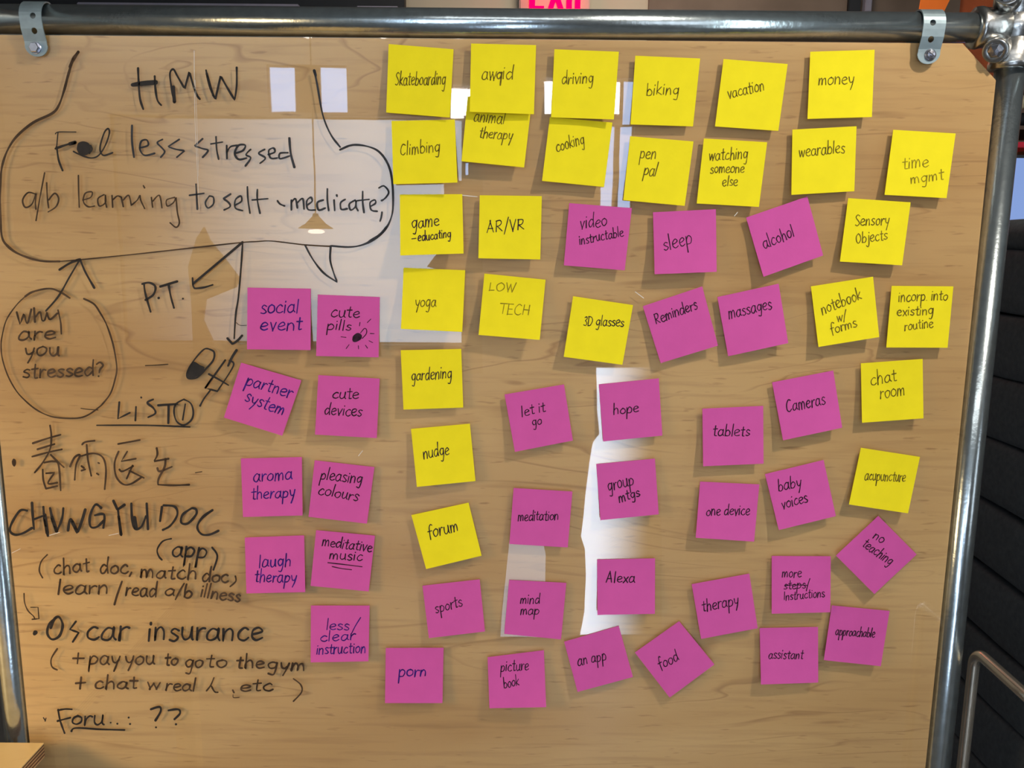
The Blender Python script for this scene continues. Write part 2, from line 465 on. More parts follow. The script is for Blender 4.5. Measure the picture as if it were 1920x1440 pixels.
# single-stroke handwriting; x-height 1, y up
G = {
 'a': (1.05, [[(.75,.85),(.4,1),(.08,.6),(.1,.15),(.4,0),(.7,.35),(.76,.95),(.76,.95),(.75,.3),(.92,.02)]]),
 'b': (1.0, [[(.12,1.9),(.1,.9),(.1,.05),(.1,.05),(.14,.6),(.45,.95),(.78,.6),(.65,.12),(.35,0),(.1,.12)]]),
 'c': (.92, [[(.72,.85),(.45,1),(.1,.6),(.15,.15),(.5,0),(.8,.2)]]),
 'd': (1.05, [[(.72,.85),(.4,1),(.08,.55),(.2,.05),(.5,.08),(.75,.5)],[(.82,1.9),(.78,.9),(.84,0)]]),
 'e': (.95, [[(.1,.45),(.5,.55),(.75,.75),(.5,1),(.15,.8),(.08,.3),(.4,0),(.8,.15)]]),
 'f': (.78, [[(.8,1.7),(.55,1.9),(.33,1.5),(.3,.6),(.28,-.25)],[(.02,.95),(.65,1.0)]]),
 'g': (1.0, [[(.75,.85),(.4,1),(.08,.6),(.3,.1),(.65,.3),(.78,.95),(.78,.95),(.76,0),(.58,-.75),(.2,-.65)]]),
 'h': (1.0, [[(.12,1.9),(.1,0),(.1,0),(.15,.6),(.45,1),(.7,.75),(.72,0)]]),
 'i': (.42, [[(.12,1),(.1,0)],[(.13,1.38),(.15,1.5)]]),
 'j': (.55, [[(.35,1),(.32,-.4),(.1,-.75),(-.12,-.55)],[(.37,1.4),(.38,1.5)]]),
 'k': (.9, [[(.12,1.9),(.1,0)],[(.7,1.05),(.12,.45),(.12,.45),(.75,0)]]),
 'l': (.42, [[(.14,1.9),(.1,0)]]),
 'm': (1.35, [[(.08,1),(.08,0),(.08,0),(.15,.7),(.36,1),(.52,.7),(.54,0),(.54,0),(.62,.7),(.85,1),(1.02,.7),(1.06,0)]]),
 'n': (1.0, [[(.08,1),(.08,0),(.08,0),(.15,.65),(.45,1),(.68,.7),(.7,0)]]),
 'o': (.98, [[(.5,1),(.12,.75),(.1,.25),(.4,0),(.75,.3),(.75,.8),(.42,.98)]]),
 'p': (1.0, [[(.1,1),(.08,-.8),(.08,-.8),(.12,.5),(.42,1),(.78,.65),(.6,.1),(.15,.05)]]),
 'q': (1.0, [[(.75,.85),(.4,1),(.08,.6),(.3,.1),(.65,.3),(.78,.95),(.78,.95),(.76,-.8)]]),
 'r': (.72, [[(.08,1),(.08,0),(.08,0),(.15,.6),(.4,.95),(.62,.88)]]),
 's': (.82, [[(.65,.85),(.35,1),(.12,.75),(.4,.5),(.65,.25),(.4,0),(.05,.12)]]),
 't': (.74, [[(.32,1.6),(.3,.3),(.36,.03),(.6,.05)],[(0,1.05),(.62,1.1)]]),
 'u': (1.0, [[(.08,1),(.1,.3),(.35,0),(.65,.3),(.72,1),(.72,1),(.72,.2),(.86,0)]]),
 'v': (.85, [[(.05,1),(.35,0),(.35,0),(.7,1)]]),
 'w': (1.2, [[(.05,1),(.25,0),(.25,0),(.5,.85),(.5,.85),(.75,0),(.75,0),(1.05,1)]]),
 'x': (.85, [[(.08,1),(.7,0)],[(.7,1),(.05,0)]]),
 'y': (.95, [[(.08,1),(.22,.35),(.5,.25),(.72,.6)],[(.78,1),(.6,0),(.35,-.8)]]),
 'A': (1.15, [[(.05,0),(.45,1.6),(.45,1.6),(.85,0)],[(.15,.6),(.8,.6)]]),
 'C': (1.1, [[(.85,1.4),(.5,1.6),(.12,1.0),(.15,.25),(.55,0),(.9,.25)]]),
 'D': (1.1, [[(.12,1.55),(.12,0)],[(.0,1.55),(.6,1.45),(.88,.85),(.6,.15),(.1,0)]]),
 'E': (.95, [[(.75,1.55),(.12,1.5),(.12,1.5),(.1,0),(.1,0),(.75,.05)],[(.12,.8),(.65,.82)]]),
 'H': (1.1, [[(.12,1.6),(.1,0)],[(.82,1.6),(.8,0)],[(.1,.8),(.85,.8)]]),
 'I': (.45, [[(.15,1.6),(.12,0)]]),
 'L': (.9, [[(.14,1.6),(.1,.05),(.1,.05),(.7,.1)]]),
 'O': (1.15, [[(.5,1.6),(.1,1.1),(.15,.3),(.5,0),(.9,.5),(.85,1.2),(.5,1.6)]]),
 'R': (1.05, [[(.12,1.55),(.1,0)],[(.05,1.5),(.6,1.5),(.75,1.15),(.5,.8),(.15,.75),(.15,.75),(.85,0)]]),
 'S': (1.0, [[(.8,1.4),(.45,1.6),(.12,1.25),(.45,.85),(.8,.4),(.45,0),(.05,.15)]]),
 'T': (1.0, [[(.0,1.55),(.95,1.6)],[(.48,1.55),(.45,0)]]),
 'V': (1.0, [[(.05,1.6),(.42,0),(.42,0),(.8,1.6)]]),
 'W': (1.3, [[(.05,1.6),(.3,0),(.3,0),(.55,1.2),(.55,1.2),(.8,0),(.8,0),(1.15,1.6)]]),
 'Y': (1.0, [[(.05,1.5),(.4,.8)],[(.85,1.6),(.4,.8),(.2,-.3)]]),
 '3': (.85, [[(.1,1.45),(.45,1.6),(.6,1.25),(.3,.9),(.3,.9),(.65,.5),(.45,0),(.05,.15)]]),
 '-': (.8, [[(.1,.5),(.6,.52)]]), '/': (.7, [[(.6,1.9),(.3,.8),(.05,-.4)]]), '.': (.35, [[(.12,.03)]]),
 ',': (.4, [[(.2,.1),(.05,-.4)]]), '?': (.9, [[(.08,1.5),(.4,1.75),(.7,1.35),(.4,.85),(.35,.45)],[(.33,.03)]]),
 '+': (.95, [[(.1,.5),(.75,.52)],[(.42,.95),(.4,.05)]]), ':': (.4, [[(.15,.8)],[(.12,.1)]]), "'": (.3, [[(.1,1.7),(.08,1.4)]]),
 ' ': (.55, []),
}


def write(bm, text, x0, y0, x1, y1, xh, width, mp, slant=0.12, jit=0.05):
    tot = sum(G[c][0] for c in text) - 0.2
    L = math.hypot(x1 - x0, y1 - y0); ux, uy = (x1 - x0) / L, (y1 - y0) / L
    k = L / tot; cur = 0
    vx, vy = uy, -ux                      # up, at right angles to the baseline
    for c in text:
        adv, st = G[c]
        jy = random.uniform(-jit, jit) * xh; js = 1 + random.uniform(-jit, jit)
        for s in st:
            pts = []
            jx = random.uniform(-.03, .03)
            for (gx, gy) in s:
                gx += random.uniform(-.035, .035); gy += random.uniform(-.04, .04)
                X = (cur + gx + gy * slant * xh / max(k, 1e-3) * 0.7) * k; Y = gy * xh * js + jy
                pts.append((x0 + ux * X + vx * Y, y0 + uy * X + vy * Y))
            ribbon(bm, pts, width, mp, 4)
        cur += adv


def C(ox, oy, s, pts):
    return [(ox + x / s, oy + y / s) for x, y in pts]


def on_sheet(px, py):
    return un(px, py, -0.0004)


# ---------------------------------------------------------------- pipe frame
PY = 0.012; PR = 0.0167
xr = sum(un(px, py, PY).x for px, py in [(1886, 200), (1850, 560), (1811, 900), (1756, 1440)]) / 4
xl = sum(un(px, py, PY).x for px, py in [(37, 1380), (7, 1110)]) / 2
ztop = sum(un(px, py, PY).z for px, py in [(100, 34), (640, 42), (1100, 46), (1650, 53)]) / 4
ZB = 0.42
frame = empty('pipe_frame', ((xl + xr) / 2, PY, 0))
tag(frame, 'grey galvanised steel pipe frame around the plywood board', 'pipe frame')


def fp(name, bm, mt, smooth_=True):
    o = link(name, bm, mt, None, smooth_)
    for v in o.data.vertices: v.co -= frame.location
    o.parent = frame
    for p in o.data.polygons:
        if len(p.vertices) > 6: p.use_smooth = False
    return o


bm = bmesh.new(); cyl(bm, (xl - 0.02, PY, ztop), (xr, PY, ztop), PR, seg=48); fp('top_pipe', bm, M['galv'])
bm = bmesh.new(); cyl(bm, (xl - 0.02, PY, ZB), (xr, PY, ZB), PR, seg=48); fp('bottom_pipe', bm, M['galv'])
for x in (xl, xr):
    bm = bmesh.new(); cyl(bm, (x, PY, 0.012), (x, PY, ztop), PR, seg=48); fp('upright_pipe', bm, M['galv'])
    bm = bmesh.new(); lathe(bm, (x, PY, 0), (0, 0, 1), [(0, .06), (.008, .06), (.012, .024), (.05, .022)]); fp('foot_flange', bm, M['cast'])


def fitting(x, z, sx, sz):
    c = Vector((x, PY, z))
    bm = bmesh.new()
    bmesh.ops.create_uvsphere(bm, u_segments=32, v_segments=20, radius=0.0262, matrix=Matrix.Translation(c))
    lathe(bm, c, (sx, 0, 0), [(0, .0225), (.036, .0225), (.042, .0238), (.047, .0232), (.048, .0168)])
    lathe(bm, c, (0, 0, sz), [(0, .0225), (.033, .0225), (.040, .0245), (.046, .0240), (.047, .0168)])
    lathe(bm, c, (0, 0, -sz), [(0, .0225), (.030, .0225), (.036, .0238), (.040, .0215)])
    o = fp('corner_fitting', bm, M['cast'])
    for d, off in (((sx * 0.62, -0.62, -0.48 * -sz * -1), Vector((sx * 0.018, -0.004, sz * 0.020))),
                   ((sx * 0.5, -0.75, 0.35), Vector((sx * 0.014, -0.006, -sz * 0.024)))):
        d = Vector((sx * 0.55, -0.72, sz * 0.42)) if off.z * sz > 0 else Vector((sx * 0.45, -0.78, -sz * 0.3))
        a = c + off
        b1 = bmesh.new(); lathe(b1, a, d, [(0, .0150), (.018, .0142), (.0235, .0136), (.0245, .0128), (.0215, .0080)])
        bo = fp('screw_boss', b1, M['cast']); bo.parent = o
        b2 = bmesh.new(); lathe(b2, a + d.normalized() * .019, d, [(0, .0077), (.006, .0077), (.0085, .005), (.0092, .001)], 6)
        so = fp('set_screw', b2, M['bolt'], False); so.parent = o
    return o


fitting(xr, ztop, -1, -1)
fitting(xl, ztop, 1, -1)
fitting(xr, ZB, -1, 1)
fitting(xl, ZB, 1, 1)

# ---------------------------------------------------------------- the board
bl = xl + PR + 0.0012; br = xr - PR - 0.0022; bt = ztop - PR - 0.0022; bb = ZB + PR + 0.003
cx1 = un(1806, 80, 0.004).x; cz1 = un(1866, 150, 0.004).z
out = [(bl, bb), (br, bb), (br, cz1), (cx1, bt), (bl + 0.03, bt), (bl, bt - 0.03)]
board = empty('presentation_board', ((bl + br) / 2, 0.01, bb))
tag(board, 'large maple board under a clear glossy sheet with black marker writing, inside the pipe frame', 'board')
BL = board.location.copy()


def bp(name, bm, mt, label=None, smooth_=False):
    for v in bm.verts: v.co -= BL
    o = link(name, bm, mt, board, smooth_)
    if label: o['label'] = label
    return o


def reparent(o, label=None):
    for v in o.data.vertices: v.co -= BL
    o.parent = board
    if label: o['label'] = label
    return o


reparent(slab('wood_panel', out, 0.0052, 0.0215, M['wood']))
reparent(slab('clear_sheet', [(bl + .0004, bb), (br - .0004, bb), (br - .0004, cz1), (cx1, bt - .0005), (bl + .03, bt - .0005), (bl + .0004, bt - .03)], 0.0, 0.0022, M['sheet']))


def ink(name, items, mt, mp=on_sheet, label=None):
    """items: (width in px, pts) strokes or ('f', pts) filled or ('w', text, x0,y0,x1,y1,xh,width)"""
    if name == 'handwriting' and len(items) > 1:
        def bb(it):
            if it[0] == 'w': return [it[2] - 4, it[3] - 1.7 * it[6], it[4] + 4, it[5] + it[6] * .6]
            xs_ = [p[0] for p in it[1]]; ys_ = [p[1] for p in it[1]]
            return [min(xs_) - 5, min(ys_) - 5, max(xs_) + 5, max(ys_) + 5]
        cl = [[bb(it), [it]] for it in items]
        merged = True
        while merged:
            merged = False
            for i in range(len(cl)):
                for j in range(i + 1, len(cl)):
                    a, b = cl[i][0], cl[j][0]
                    if a[0] < b[2] and b[0] < a[2] and a[1] < b[3] and b[1] < a[3]:
                        cl[i] = [[min(a[0], b[0]), min(a[1], b[1]), max(a[2], b[2]), max(a[3], b[3])], cl[i][1] + cl[j][1]]
                        del cl[j]; merged = True
                        break
                if merged: break
        if len(cl) > 1:
            for c in cl: ink(name, c[1], mt, mp, label)
            return
    bm = bmesh.new()
    for it in items:
        if it[0] == 'f': blob(bm, it[1], mp)
        elif it[0] == 'w': write(bm, *it[1:], mp)
        else: ribbon(bm, it[1], it[0], mp)
    bmesh.ops.recalc_face_normals(bm, faces=bm.faces)
    return bp(name, bm, mt, label)


def S(ox, oy, width, *strokes):
    return [(width, C(ox, oy, 4, s)) for s in strokes]


# straps
def strap(px, top, low, hole1, hole2, bolt_px, dx=0.0, slotted=False):
    xc = un(px, 60, 0).x; hw = 0.0128
    zlow = un(bolt_px[0], low, 0).z
    r = PR + 0.0012; th = 0.0016
    path = [(PY + 0.006 + PR, ztop - 0.035)]
    path = [(PY + r, ztop - 0.03)]
    for a in range(0, 181, 12):
        path.append((PY + r * math.cos(R(a)), ztop + r * math.sin(R(a))))
    path += [(PY - r, ztop - 0.006), (PY - r + 0.0003, ztop - 0.014), (-0.0036, ztop - 0.021), (-0.0018, ztop - 0.027), (-0.0016, zlow + hw)]
    for a in range(10, 91, 10):
        path.append((-0.0016, zlow + hw - hw * math.sin(R(a))))
    bm = bmesh.new(); rows = []
    n = len(path)
    for i, (y, z) in enumerate(path):
        k = i - (n - 10)
        wv = hw if k <= 0 else hw * math.cos(R(10 * k)) + 0.0006
        a = path[max(i - 1, 0)]; b = path[min(i + 1, n - 1)]
        ty, tz = b[0] - a[0], b[1] - a[1]; l = math.hypot(ty, tz); ny, nz = -(-tz / l), -(ty / l)
        ny, nz = tz / l, -ty / l
        sk = dx * max(0, (ztop - z)) / 0.06
        rows.append([bm.verts.new((xc + sk + s * wv, y + o_ * ny * th, z + o_ * nz * th)) for s, o_ in ((-1, 0), (1, 0), (1, 1), (-1, 1))])
    for i in range(n - 1):
        for j in range(4):
            q = (j + 1) % 4
            bm.faces.new((rows[i][j], rows[i][q], rows[i + 1][q], rows[i + 1][j]))
    bm.faces.new(rows[0]); bm.faces.new(list(reversed(rows[-1])))
    bmesh.ops.recalc_face_normals(bm, faces=bm.faces)
    for v in bm.verts: v.co -= BL
    o = link('pipe_strap', bm, M['zinc'], board, False)
    # real holes, cut through
    cut = bmesh.new()
    for hp in (hole1, hole2):
        c = un(hp[0], hp[1], -0.0055) - BL
        cyl(cut, c + Vector((0, -0.01, 0)), c + Vector((0, 0.0085, 0)), 0.0034, seg=20)
    me = bpy.data.meshes.new('c'); cut.to_mesh(me); cut.free()
    co = bpy.data.objects.new('c', me); COL.objects.link(co); co.parent = board
    md = o.modifiers.new('b', 'BOOLEAN'); md.object = co; md.operation = 'DIFFERENCE'; md.solver = 'EXACT'
    bpy.context.view_layer.update()
    dg = bpy.context.evaluated_depsgraph_get()
    nm = bpy.data.meshes.new_from_object(o.evaluated_get(dg))
    o.modifiers.clear()
    o.data = nm
    bpy.data.objects.remove(co)
    # bolt
    c = un(bolt_px[0], bolt_px[1], -0.003) - BL; c.y = -0.0032 - BL.y
    bm = bmesh.new()
    lathe(bm, c, (0, -1, 0), [(0, .0068), (.0008, .0068), (.0012, .0064)], 24)
    if slotted:
        lathe(bm, c, (0, -1, 0), [(.0008, .0060), (.002, .0057), (.0032, .0042), (.0036, .0012)], 24)
        box(bm, c + Vector((-.0048, -.0042, -.0008)), c + Vector((.0048, -.0030, .0008)))
        bmesh.ops.rotate(bm, cent=c, matrix=Matrix.Rotation(R(35), 3, 'Y'), verts=bm.verts)
    else:
        lathe(bm, c, (0, -1, 0), [(.001, .0060), (.0045, .0060), (.0052, .0052)], 6)
    link('bolt', bm, M['bolt'], o)
    return o


strap(65, 3, 107, (63, 30), (65, 58), (67, 90), 0.0035)
strap(1746, 22, 121, (1748, 43), (1745, 74), (1744, 103), -0.0035, True)

# ---- marker writing on the sheet
mk = 4.3
ink('speech_bubble', [
    (4.4, [(147, 97), (137, 112), (128, 140), (120, 170), (110, 198), (97, 213), (62, 230), (32, 255), (15, 280), (5, 307), (1, 335), (0, 370), (1, 410), (4, 445), (15, 462), (37, 477), (75, 489), (112, 490)]),
    (6.5, [(147, 97), (137, 112), (131, 126)]),
    (2.6, [(112, 490), (150, 487), (250, 477), (350, 466), (450, 455), (480, 453), (510, 452), (570, 459), (620, 462)])], M['marker_brown'], label='brown drying outline of a speech bubble')
ink('speech_bubble', [
    (3.6, [(589, 131), (595, 160), (605, 215), (620, 252), (638, 276)]), (5, [(589, 132), (592, 142)]),
    (3.6, [(637, 281), (660, 272), (687, 274), (710, 284), (727, 307), (735, 337), (737, 385), (732, 412), (717, 437), (690, 455), (660, 463), (620, 461)]),
    (4.5, [(727, 423), (712, 440), (692, 453)]),
    (3.4, [(620, 462), (619, 487), (625, 510), (632, 529), (632, 529), (607, 512), (587, 487), (572, 460)])], M['marker_grey'], label='grey right half of the speech bubble with its tail')
ink('handwriting', S(0, 0, 4.0, [(1035,510),(1040,620),(1050,740),(1075,820)], [(1160,570),(1165,660),(1180,750),(1210,790)],
    [(1310,770),(1285,650),(1275,550),(1300,520),(1330,570),(1385,665),(1385,665),(1420,540),(1420,540),(1450,640),(1475,710),(1500,745)],
    [(1545,525),(1570,640),(1615,745),(1615,745),(1655,570),(1655,570),(1700,650),(1760,750),(1760,750),(1775,640),(1775,505)])
    + S(0, 0, 8, [(990,637),(1080,625),(1170,617)]) + S(0, 0, 8, [(1300,650),(1308,765)]) + S(0, 0, 5, [(1550,550),(1600,720)]), M['marker'])
ink('handwriting', S(0, 0, 2, [(415,1005),(440,990),(570,990)], [(435,990),(425,1100)]) + S(0, 0, 4.2, [(425,1100),(440,1200),(470,1280)]) + S(0, 0, 4.5, [(415,1115),(500,1085),(565,1070)])
    + S(0, 0, 6, [(520,1080),(565,1068)]) + [('f', C(0, 0, 4, [(575,1120),(585,1075),(620,1060),(660,1070),(680,1100),(675,1140),(640,1165),(595,1155)]))]
    + S(0, 0, 3.2, [(550,1135),(600,1160),(680,1185),(740,1165),(790,1090),(820,1000),(810,965),(780,1000),(750,1110),(775,1165),(845,1145)], [(680,1090),(690,1120),(670,1150)]), M['marker'])
ink('handwriting', S(0, 0, 4.0, [(990,940),(990,1060),(1005,1180)]) + S(0, 0, 3.4, [(1045,1110),(1110,1090),(1100,1050),(1060,1060),(1050,1120),(1085,1165),(1160,1150)],
    [(1220,1045),(1180,1070),(1215,1110),(1235,1140),(1205,1180)], [(1345,1045),(1260,1100),(1260,1100),(1320,1120),(1385,1130),(1385,1130),(1325,1180)]), M['marker_grey'])
ink('handwriting', S(0, 0, 3.4, [(1520,1040),(1460,1095),(1460,1095),(1520,1115),(1560,1130),(1520,1180)], [(1620,1025),(1625,1120),(1640,1195)], [(1580,1080),(1670,1065)])
    + S(360, 200, 3.5, [(260,290),(262,390)], [(262,340),(290,300),(340,290)], [(320,350),(380,330),(400,290),(350,290),(320,350),(350,395),(410,385)],
    [(440,320),(405,360),(440,385),(400,445)], [(545,320),(500,350),(550,385),(510,425)], [(570,360),(620,340),(610,310),(575,330),(590,385),(640,385)],
    [(720,345),(660,350),(660,390),(730,370)]) + S(360, 200, 4.6, [(730,235),(740,350),(768,455)]), M['marker_grey'])
ink('handwriting', S(0, 200, 2.8, [(265,655),(210,645),(170,700),(190,755),(240,730),(270,650),(265,720),(270,770)], [(335,495),(300,680),(270,855)], [(350,570),(355,680),(365,760)], [(365,700),(410,650),(440,690),(420,750),(360,790)])
    , M['marker_brown'])
ink('handwriting', S(0, 200, 2.9, [(588,515),(590,640),(595,755)],
    [(620,700),(680,680),(690,640),(640,650),(625,710),(660,750),(710,745)], [(780,660),(735,690),(745,745),(790,720),(790,660),(790,710),(800,755)], [(840,665),(845,755)],
    [(845,700),(880,670),(910,680)], [(910,680),(925,750)], [(925,700),(965,665),(985,740),(985,740),(1030,700),(1050,665),(1055,700),(1085,765)], [(1075,592),(1085,610)],
    [(1135,680),(1145,755)], [(1145,710),(1195,665),(1215,760)], [(1310,680),(1250,700),(1255,745),(1300,720),(1320,680),(1320,680),(1330,790),(1345,870),(1320,905),(1275,870)]), M['marker_brown'])
ink('handwriting', S(0, 200, 3.2, [(1470,580),(1475,680),(1480,770)], [(1420,665),(1530,650)], [(1570,670),(1540,720),(1560,760),(1600,730),(1600,680),(1570,670)])
    + S(360, 200, 3.3, [(290,655),(235,690),(235,690),(275,720),(285,750),(240,775)], [(320,740),(370,710),(365,670),(325,700),(325,760),(380,780)],
    [(415,600),(420,700),(435,800)], [(490,620),(490,700),(510,800)], [(450,700),(570,690)], [(640,705),(660,730),(695,745)]), M['marker_grey'])
ink('handwriting', S(360, 200, 3.4, [(745,700),(745,775)], [(745,720),(775,690),(790,760)], [(790,720),(830,690),(840,770)], [(860,740),(900,710),(890,680),(860,710),(870,770),(925,775)],
    [(985,700),(940,720),(950,775),(1000,760)], [(1015,615),(1015,700),(1025,780)], [(1065,700),(1070,780)], [(1085,662),(1087,672)], [(1150,695),(1115,720),(1120,770),(1165,765)],
    [(1225,700),(1180,730),(1190,775),(1225,750),(1230,700),(1230,750),(1245,780)], [(1280,635),(1280,720),(1290,795)], [(1240,705),(1330,695)],
    [(1335,750),(1375,725),(1370,700),(1335,720),(1345,775),(1390,785)], [(1400,610),(1440,595),(1475,640),(1450,685),(1420,705)], [(1425,790),(1420,825),(1410,860)]), M['marker_grey'])
ink('arrow', [(4.2, [(455, 454), (362, 532)]), (3.6, [(361, 521), (362, 535), (365, 541), (365, 541), (382, 539), (399, 534)])], M['marker'])
ink('arrow', [(3.4, [(455, 454), (452, 500), (447, 557), (442, 590), (439, 635)]), (3.8, [(426, 634), (436, 645), (436, 645), (446, 638), (454, 629)]), (1.2, [(443, 605), (450, 610), (462, 610)])], M['marker'])
ink('arrow', [(3.8, [(150, 486), (130, 520), (110, 555), (86, 583)]), (4.4, [(111, 506), (130, 494), (150, 486), (150, 486), (160, 510), (177, 540)])], M['marker'])
ink('drawn_circle', [(4.0, [(131, 559), (112, 547), (92, 541), (62, 547), (47, 556)]), (2.6, [(47, 556), (30, 573), (12, 600), (4, 630), (2, 650), (5, 675), (15, 705), (30, 732), (46, 750), (65, 766), (85, 777), (107, 783), (145, 784), (167, 777), (190, 760)]),
    (3.0, [(190, 760), (207, 738), (216, 710), (219, 690), (215, 660), (209, 635), (199, 607), (188, 587), (176, 570), (157, 560)])], M['marker_brown'])
ink('handwriting', S(0, 500, 3.6, [(125,340),(150,430),(150,430),(180,355),(180,355),(205,425),(235,320)]) + S(0, 500, 4.2, [(255,310),(262,415)]) + S(0, 500, 3.4, [(265,380),(300,340),(315,400),(335,400),(350,350)], [(350,345),(375,395),(430,350)], [(435,325),(455,420),(460,505)])
    + [('w', 'are', *C(0, 500, 4, [(135, 555)])[0], *C(0, 500, 4, [(412, 535)])[0], 15, 3.6), ('w', 'you', *C(0, 500, 4, [(180, 670)])[0], *C(0, 500, 4, [(440, 668)])[0], 16, 3.6),
       ('w', 'stressed?', *C(0, 500, 4, [(170, 835)])[0], *C(0, 500, 4, [(770, 818)])[0], 15, 3.4)], M['marker_brown'])
ink('handwriting', S(0, 500, 4.2, [(1080,130),(1090,200),(1130,340)], [(1065,130),(1120,120),(1165,150),(1150,210),(1090,250)], [(1190,235)], [(1200,150),(1330,110)], [(1265,135),(1280,220),(1305,310)], [(1372,240)]), M['marker'])
ink('pill_drawing', S(0, 500, 3.2, [(1560,615),(1605,640),(1600,700),(1550,760),(1480,830),(1420,840),(1400,810),(1430,740),(1480,670),(1530,620),(1560,615)])
    + [('f', C(0, 500, 4, [(1405,790),(1425,745),(1455,712),(1500,738),(1535,760),(1490,815),(1440,838),(1405,825)]))], M['marker'])
ink('syringe_drawing', S(0, 500, 4.2, [(1775,625),(1740,680),(1710,745)], [(1690,700),(1540,910)]) + S(0, 500, 3.2, [(1690,700),(1690,700),(1540,910),(1540,910),(1630,935),(1630,935),(1750,745),(1720,705)], [(1565,805),(1640,845),(1715,890)],
    [(1575,930),(1530,990),(1500,1045)]), M['marker'])
ink('handwriting', S(0, 500, 4.0, [(895,1015),(885,1140),(885,1140),(975,1095)], [(1020,1050),(1015,1155)], [(1058,978),(1060,984)], [(1150,995),(1105,1020),(1150,1060),(1165,1100),(1110,1130)], [(1185,1040),(1330,1030)],
    [(1265,1040),(1262,1175)]) + S(0, 500, 3.2, [(1378,995),(1320,1030),(1305,1090),(1325,1160),(1378,1188),(1435,1150),(1450,1090),(1430,1025),(1378,995)], [(1390,1030),(1370,1150)], [(725,1190),(1100,1190),(1425,1202)]), M['marker'])
ink('handwriting', S(0, 780, 3.6, [(375,70),(385,150),(375,250),(320,350),(260,425)], [(245,205),(350,170),(455,140)], [(280,250),(410,210)], [(240,305),(370,270),(465,250)], [(380,290),(430,340),(480,385)],
    [(320,400),(325,480),(345,545)], [(330,350),(400,340),(440,370),(455,560)], [(345,430),(410,425),(410,425),(360,505),(430,500)], [(345,545),(430,525)],
    [(615,215),(640,195),(710,185)], [(650,215),(660,330),(685,450)], [(525,380),(560,310),(600,295),(570,370),(560,480)], [(610,300),(700,280),(770,310),(795,400),(785,550)], [(610,375),(630,390)],
    [(610,410),(640,400)], [(735,350),(745,355)], [(725,430),(740,440)], [(885,210),(1050,180)], [(890,265),(860,350),(870,450),(920,510),(980,510),(1060,460)], [(955,265),(910,340),(910,340),(1020,320)],
    [(895,400),(920,415),(1000,375)], [(995,370),(950,470)], [(970,410),(1080,465)], [(1175,240),(1180,290),(1155,340),(1155,340),(1265,320)], [(1240,320),(1235,380),(1190,470),(1185,515),(1185,515),(1300,520),(1420,515)],
    [(1180,390),(1200,415),(1290,380)]) + [('f', C(0, 780, 4, [(88,340),(100,320),(118,330),(120,360),(108,380),(92,365)]))], M['marker_brown'])
ink('handwriting', S(0, 780, 4.6, [(205,710),(150,710),(90,800),(75,860),(110,890),(170,880),(240,840)], [(240,650),(245,740),(255,850)], [(255,775),(320,750)], [(325,680),(335,790),(360,900)],
    [(375,690),(400,800),(425,870),(425,870),(465,770),(475,690)], [(510,860),(530,770),(580,875),(580,875),(610,800),(640,700)], [(760,690),(715,665),(675,750),(680,830),(730,830),(780,780)], [(710,745),(780,740),(775,840)],
    [(850,635),(880,700)], [(935,665),(885,700),(885,700),(895,800),(910,895)], [(985,655),(990,760),(1010,845),(1060,830),(1095,750)], [(1100,655),(1110,850)], [(1215,680),(1200,790)],
    [(1225,670),(1310,680),(1330,740),(1280,820),(1220,855)], [(1440,690),(1370,740),(1360,800),(1410,805),(1470,740),(1470,700),(1440,690)], [(1595,705),(1520,760),(1480,830),(1510,885),(1570,890),(1640,860)])
    + S(0, 780, 6.5, [(390,760),(425,865)], [(540,790),(578,868)], [(335,740),(355,880)], [(1008,760),(1020,840)], [(890,750),(908,890)]), M['marker'])


def W(ox, oy, t, x0, y0, x1, y1, xh, wd):
    return ('w', t, ox + x0 / 4, oy + y0 / 4, ox + x1 / 4, oy + y1 / 4, xh / 4, wd)


ink('handwriting', S(0, 780, 3.2, [(1285,920),(1220,940),(1180,1000),(1190,1050),(1215,1080)], [(1590,985),(1630,1050),(1600,1155)]) + [W(0, 780, 'app', 1285, 1050, 1545, 1068, 75, 3.6)], M['marker'])
ink('handwriting', S(0, 780, 3, [(355,1040),(310,1090),(295,1160),(320,1215)], [(1765,1200),(1768,1240),(1725,1280)]) + [W(0, 780, 'chat', 400, 1190, 665, 1165, 62, 3.4), W(0, 780, 'doc,', 745, 1185, 985, 1175, 62, 3.4),
    W(0, 780, 'match', 1050, 1212, 1470, 1225, 60, 3.4), W(0, 780, 'doc', 1512, 1240, 1705, 1248, 58, 3.4)], M['marker_brown'])
ink('handwriting', [W(0, 780, 'learn', 430, 1335, 810, 1330, 62, 3.4), W(0, 780, 'read', 940, 1350, 1170, 1355, 62, 3.4), W(0, 780, 'a/b', 1235, 1345, 1435, 1365, 56, 3.4), W(0, 780, 'illness', 1500, 1355, 1795, 1392, 55, 3.4)]
    + S(0, 780, 3.6, [(915,1240),(880,1340),(858,1415)]), M['marker_brown'])
ink('arrow', S(0, 1080, 2.4, [(180,130),(185,200),(210,260),(250,300),(260,320)], [(230,235),(285,235),(285,235),(292,320),(292,320),(240,325)]), M['marker_brown'], label='thin faint arrow curving down')
ink('handwriting', [('f', C(0, 1080, 4, [(245,430),(255,410),(275,410),(283,425),(270,442),(252,445)]))] + S(0, 1080, 4.6, [(425,310),(370,360),(355,430),(390,475),(445,450),(470,370),(445,310),(410,320),(380,390)])
    + S(0, 1080, 4.0, [(570,340),(525,400),(525,400),(590,425),(590,425),(545,495)]) + [W(0, 1080, 'car', 640, 480, 950, 478, 92, 4.2), W(0, 1080, 'insurance', 1105, 482, 1960, 480, 92, 4.2)], M['marker'])
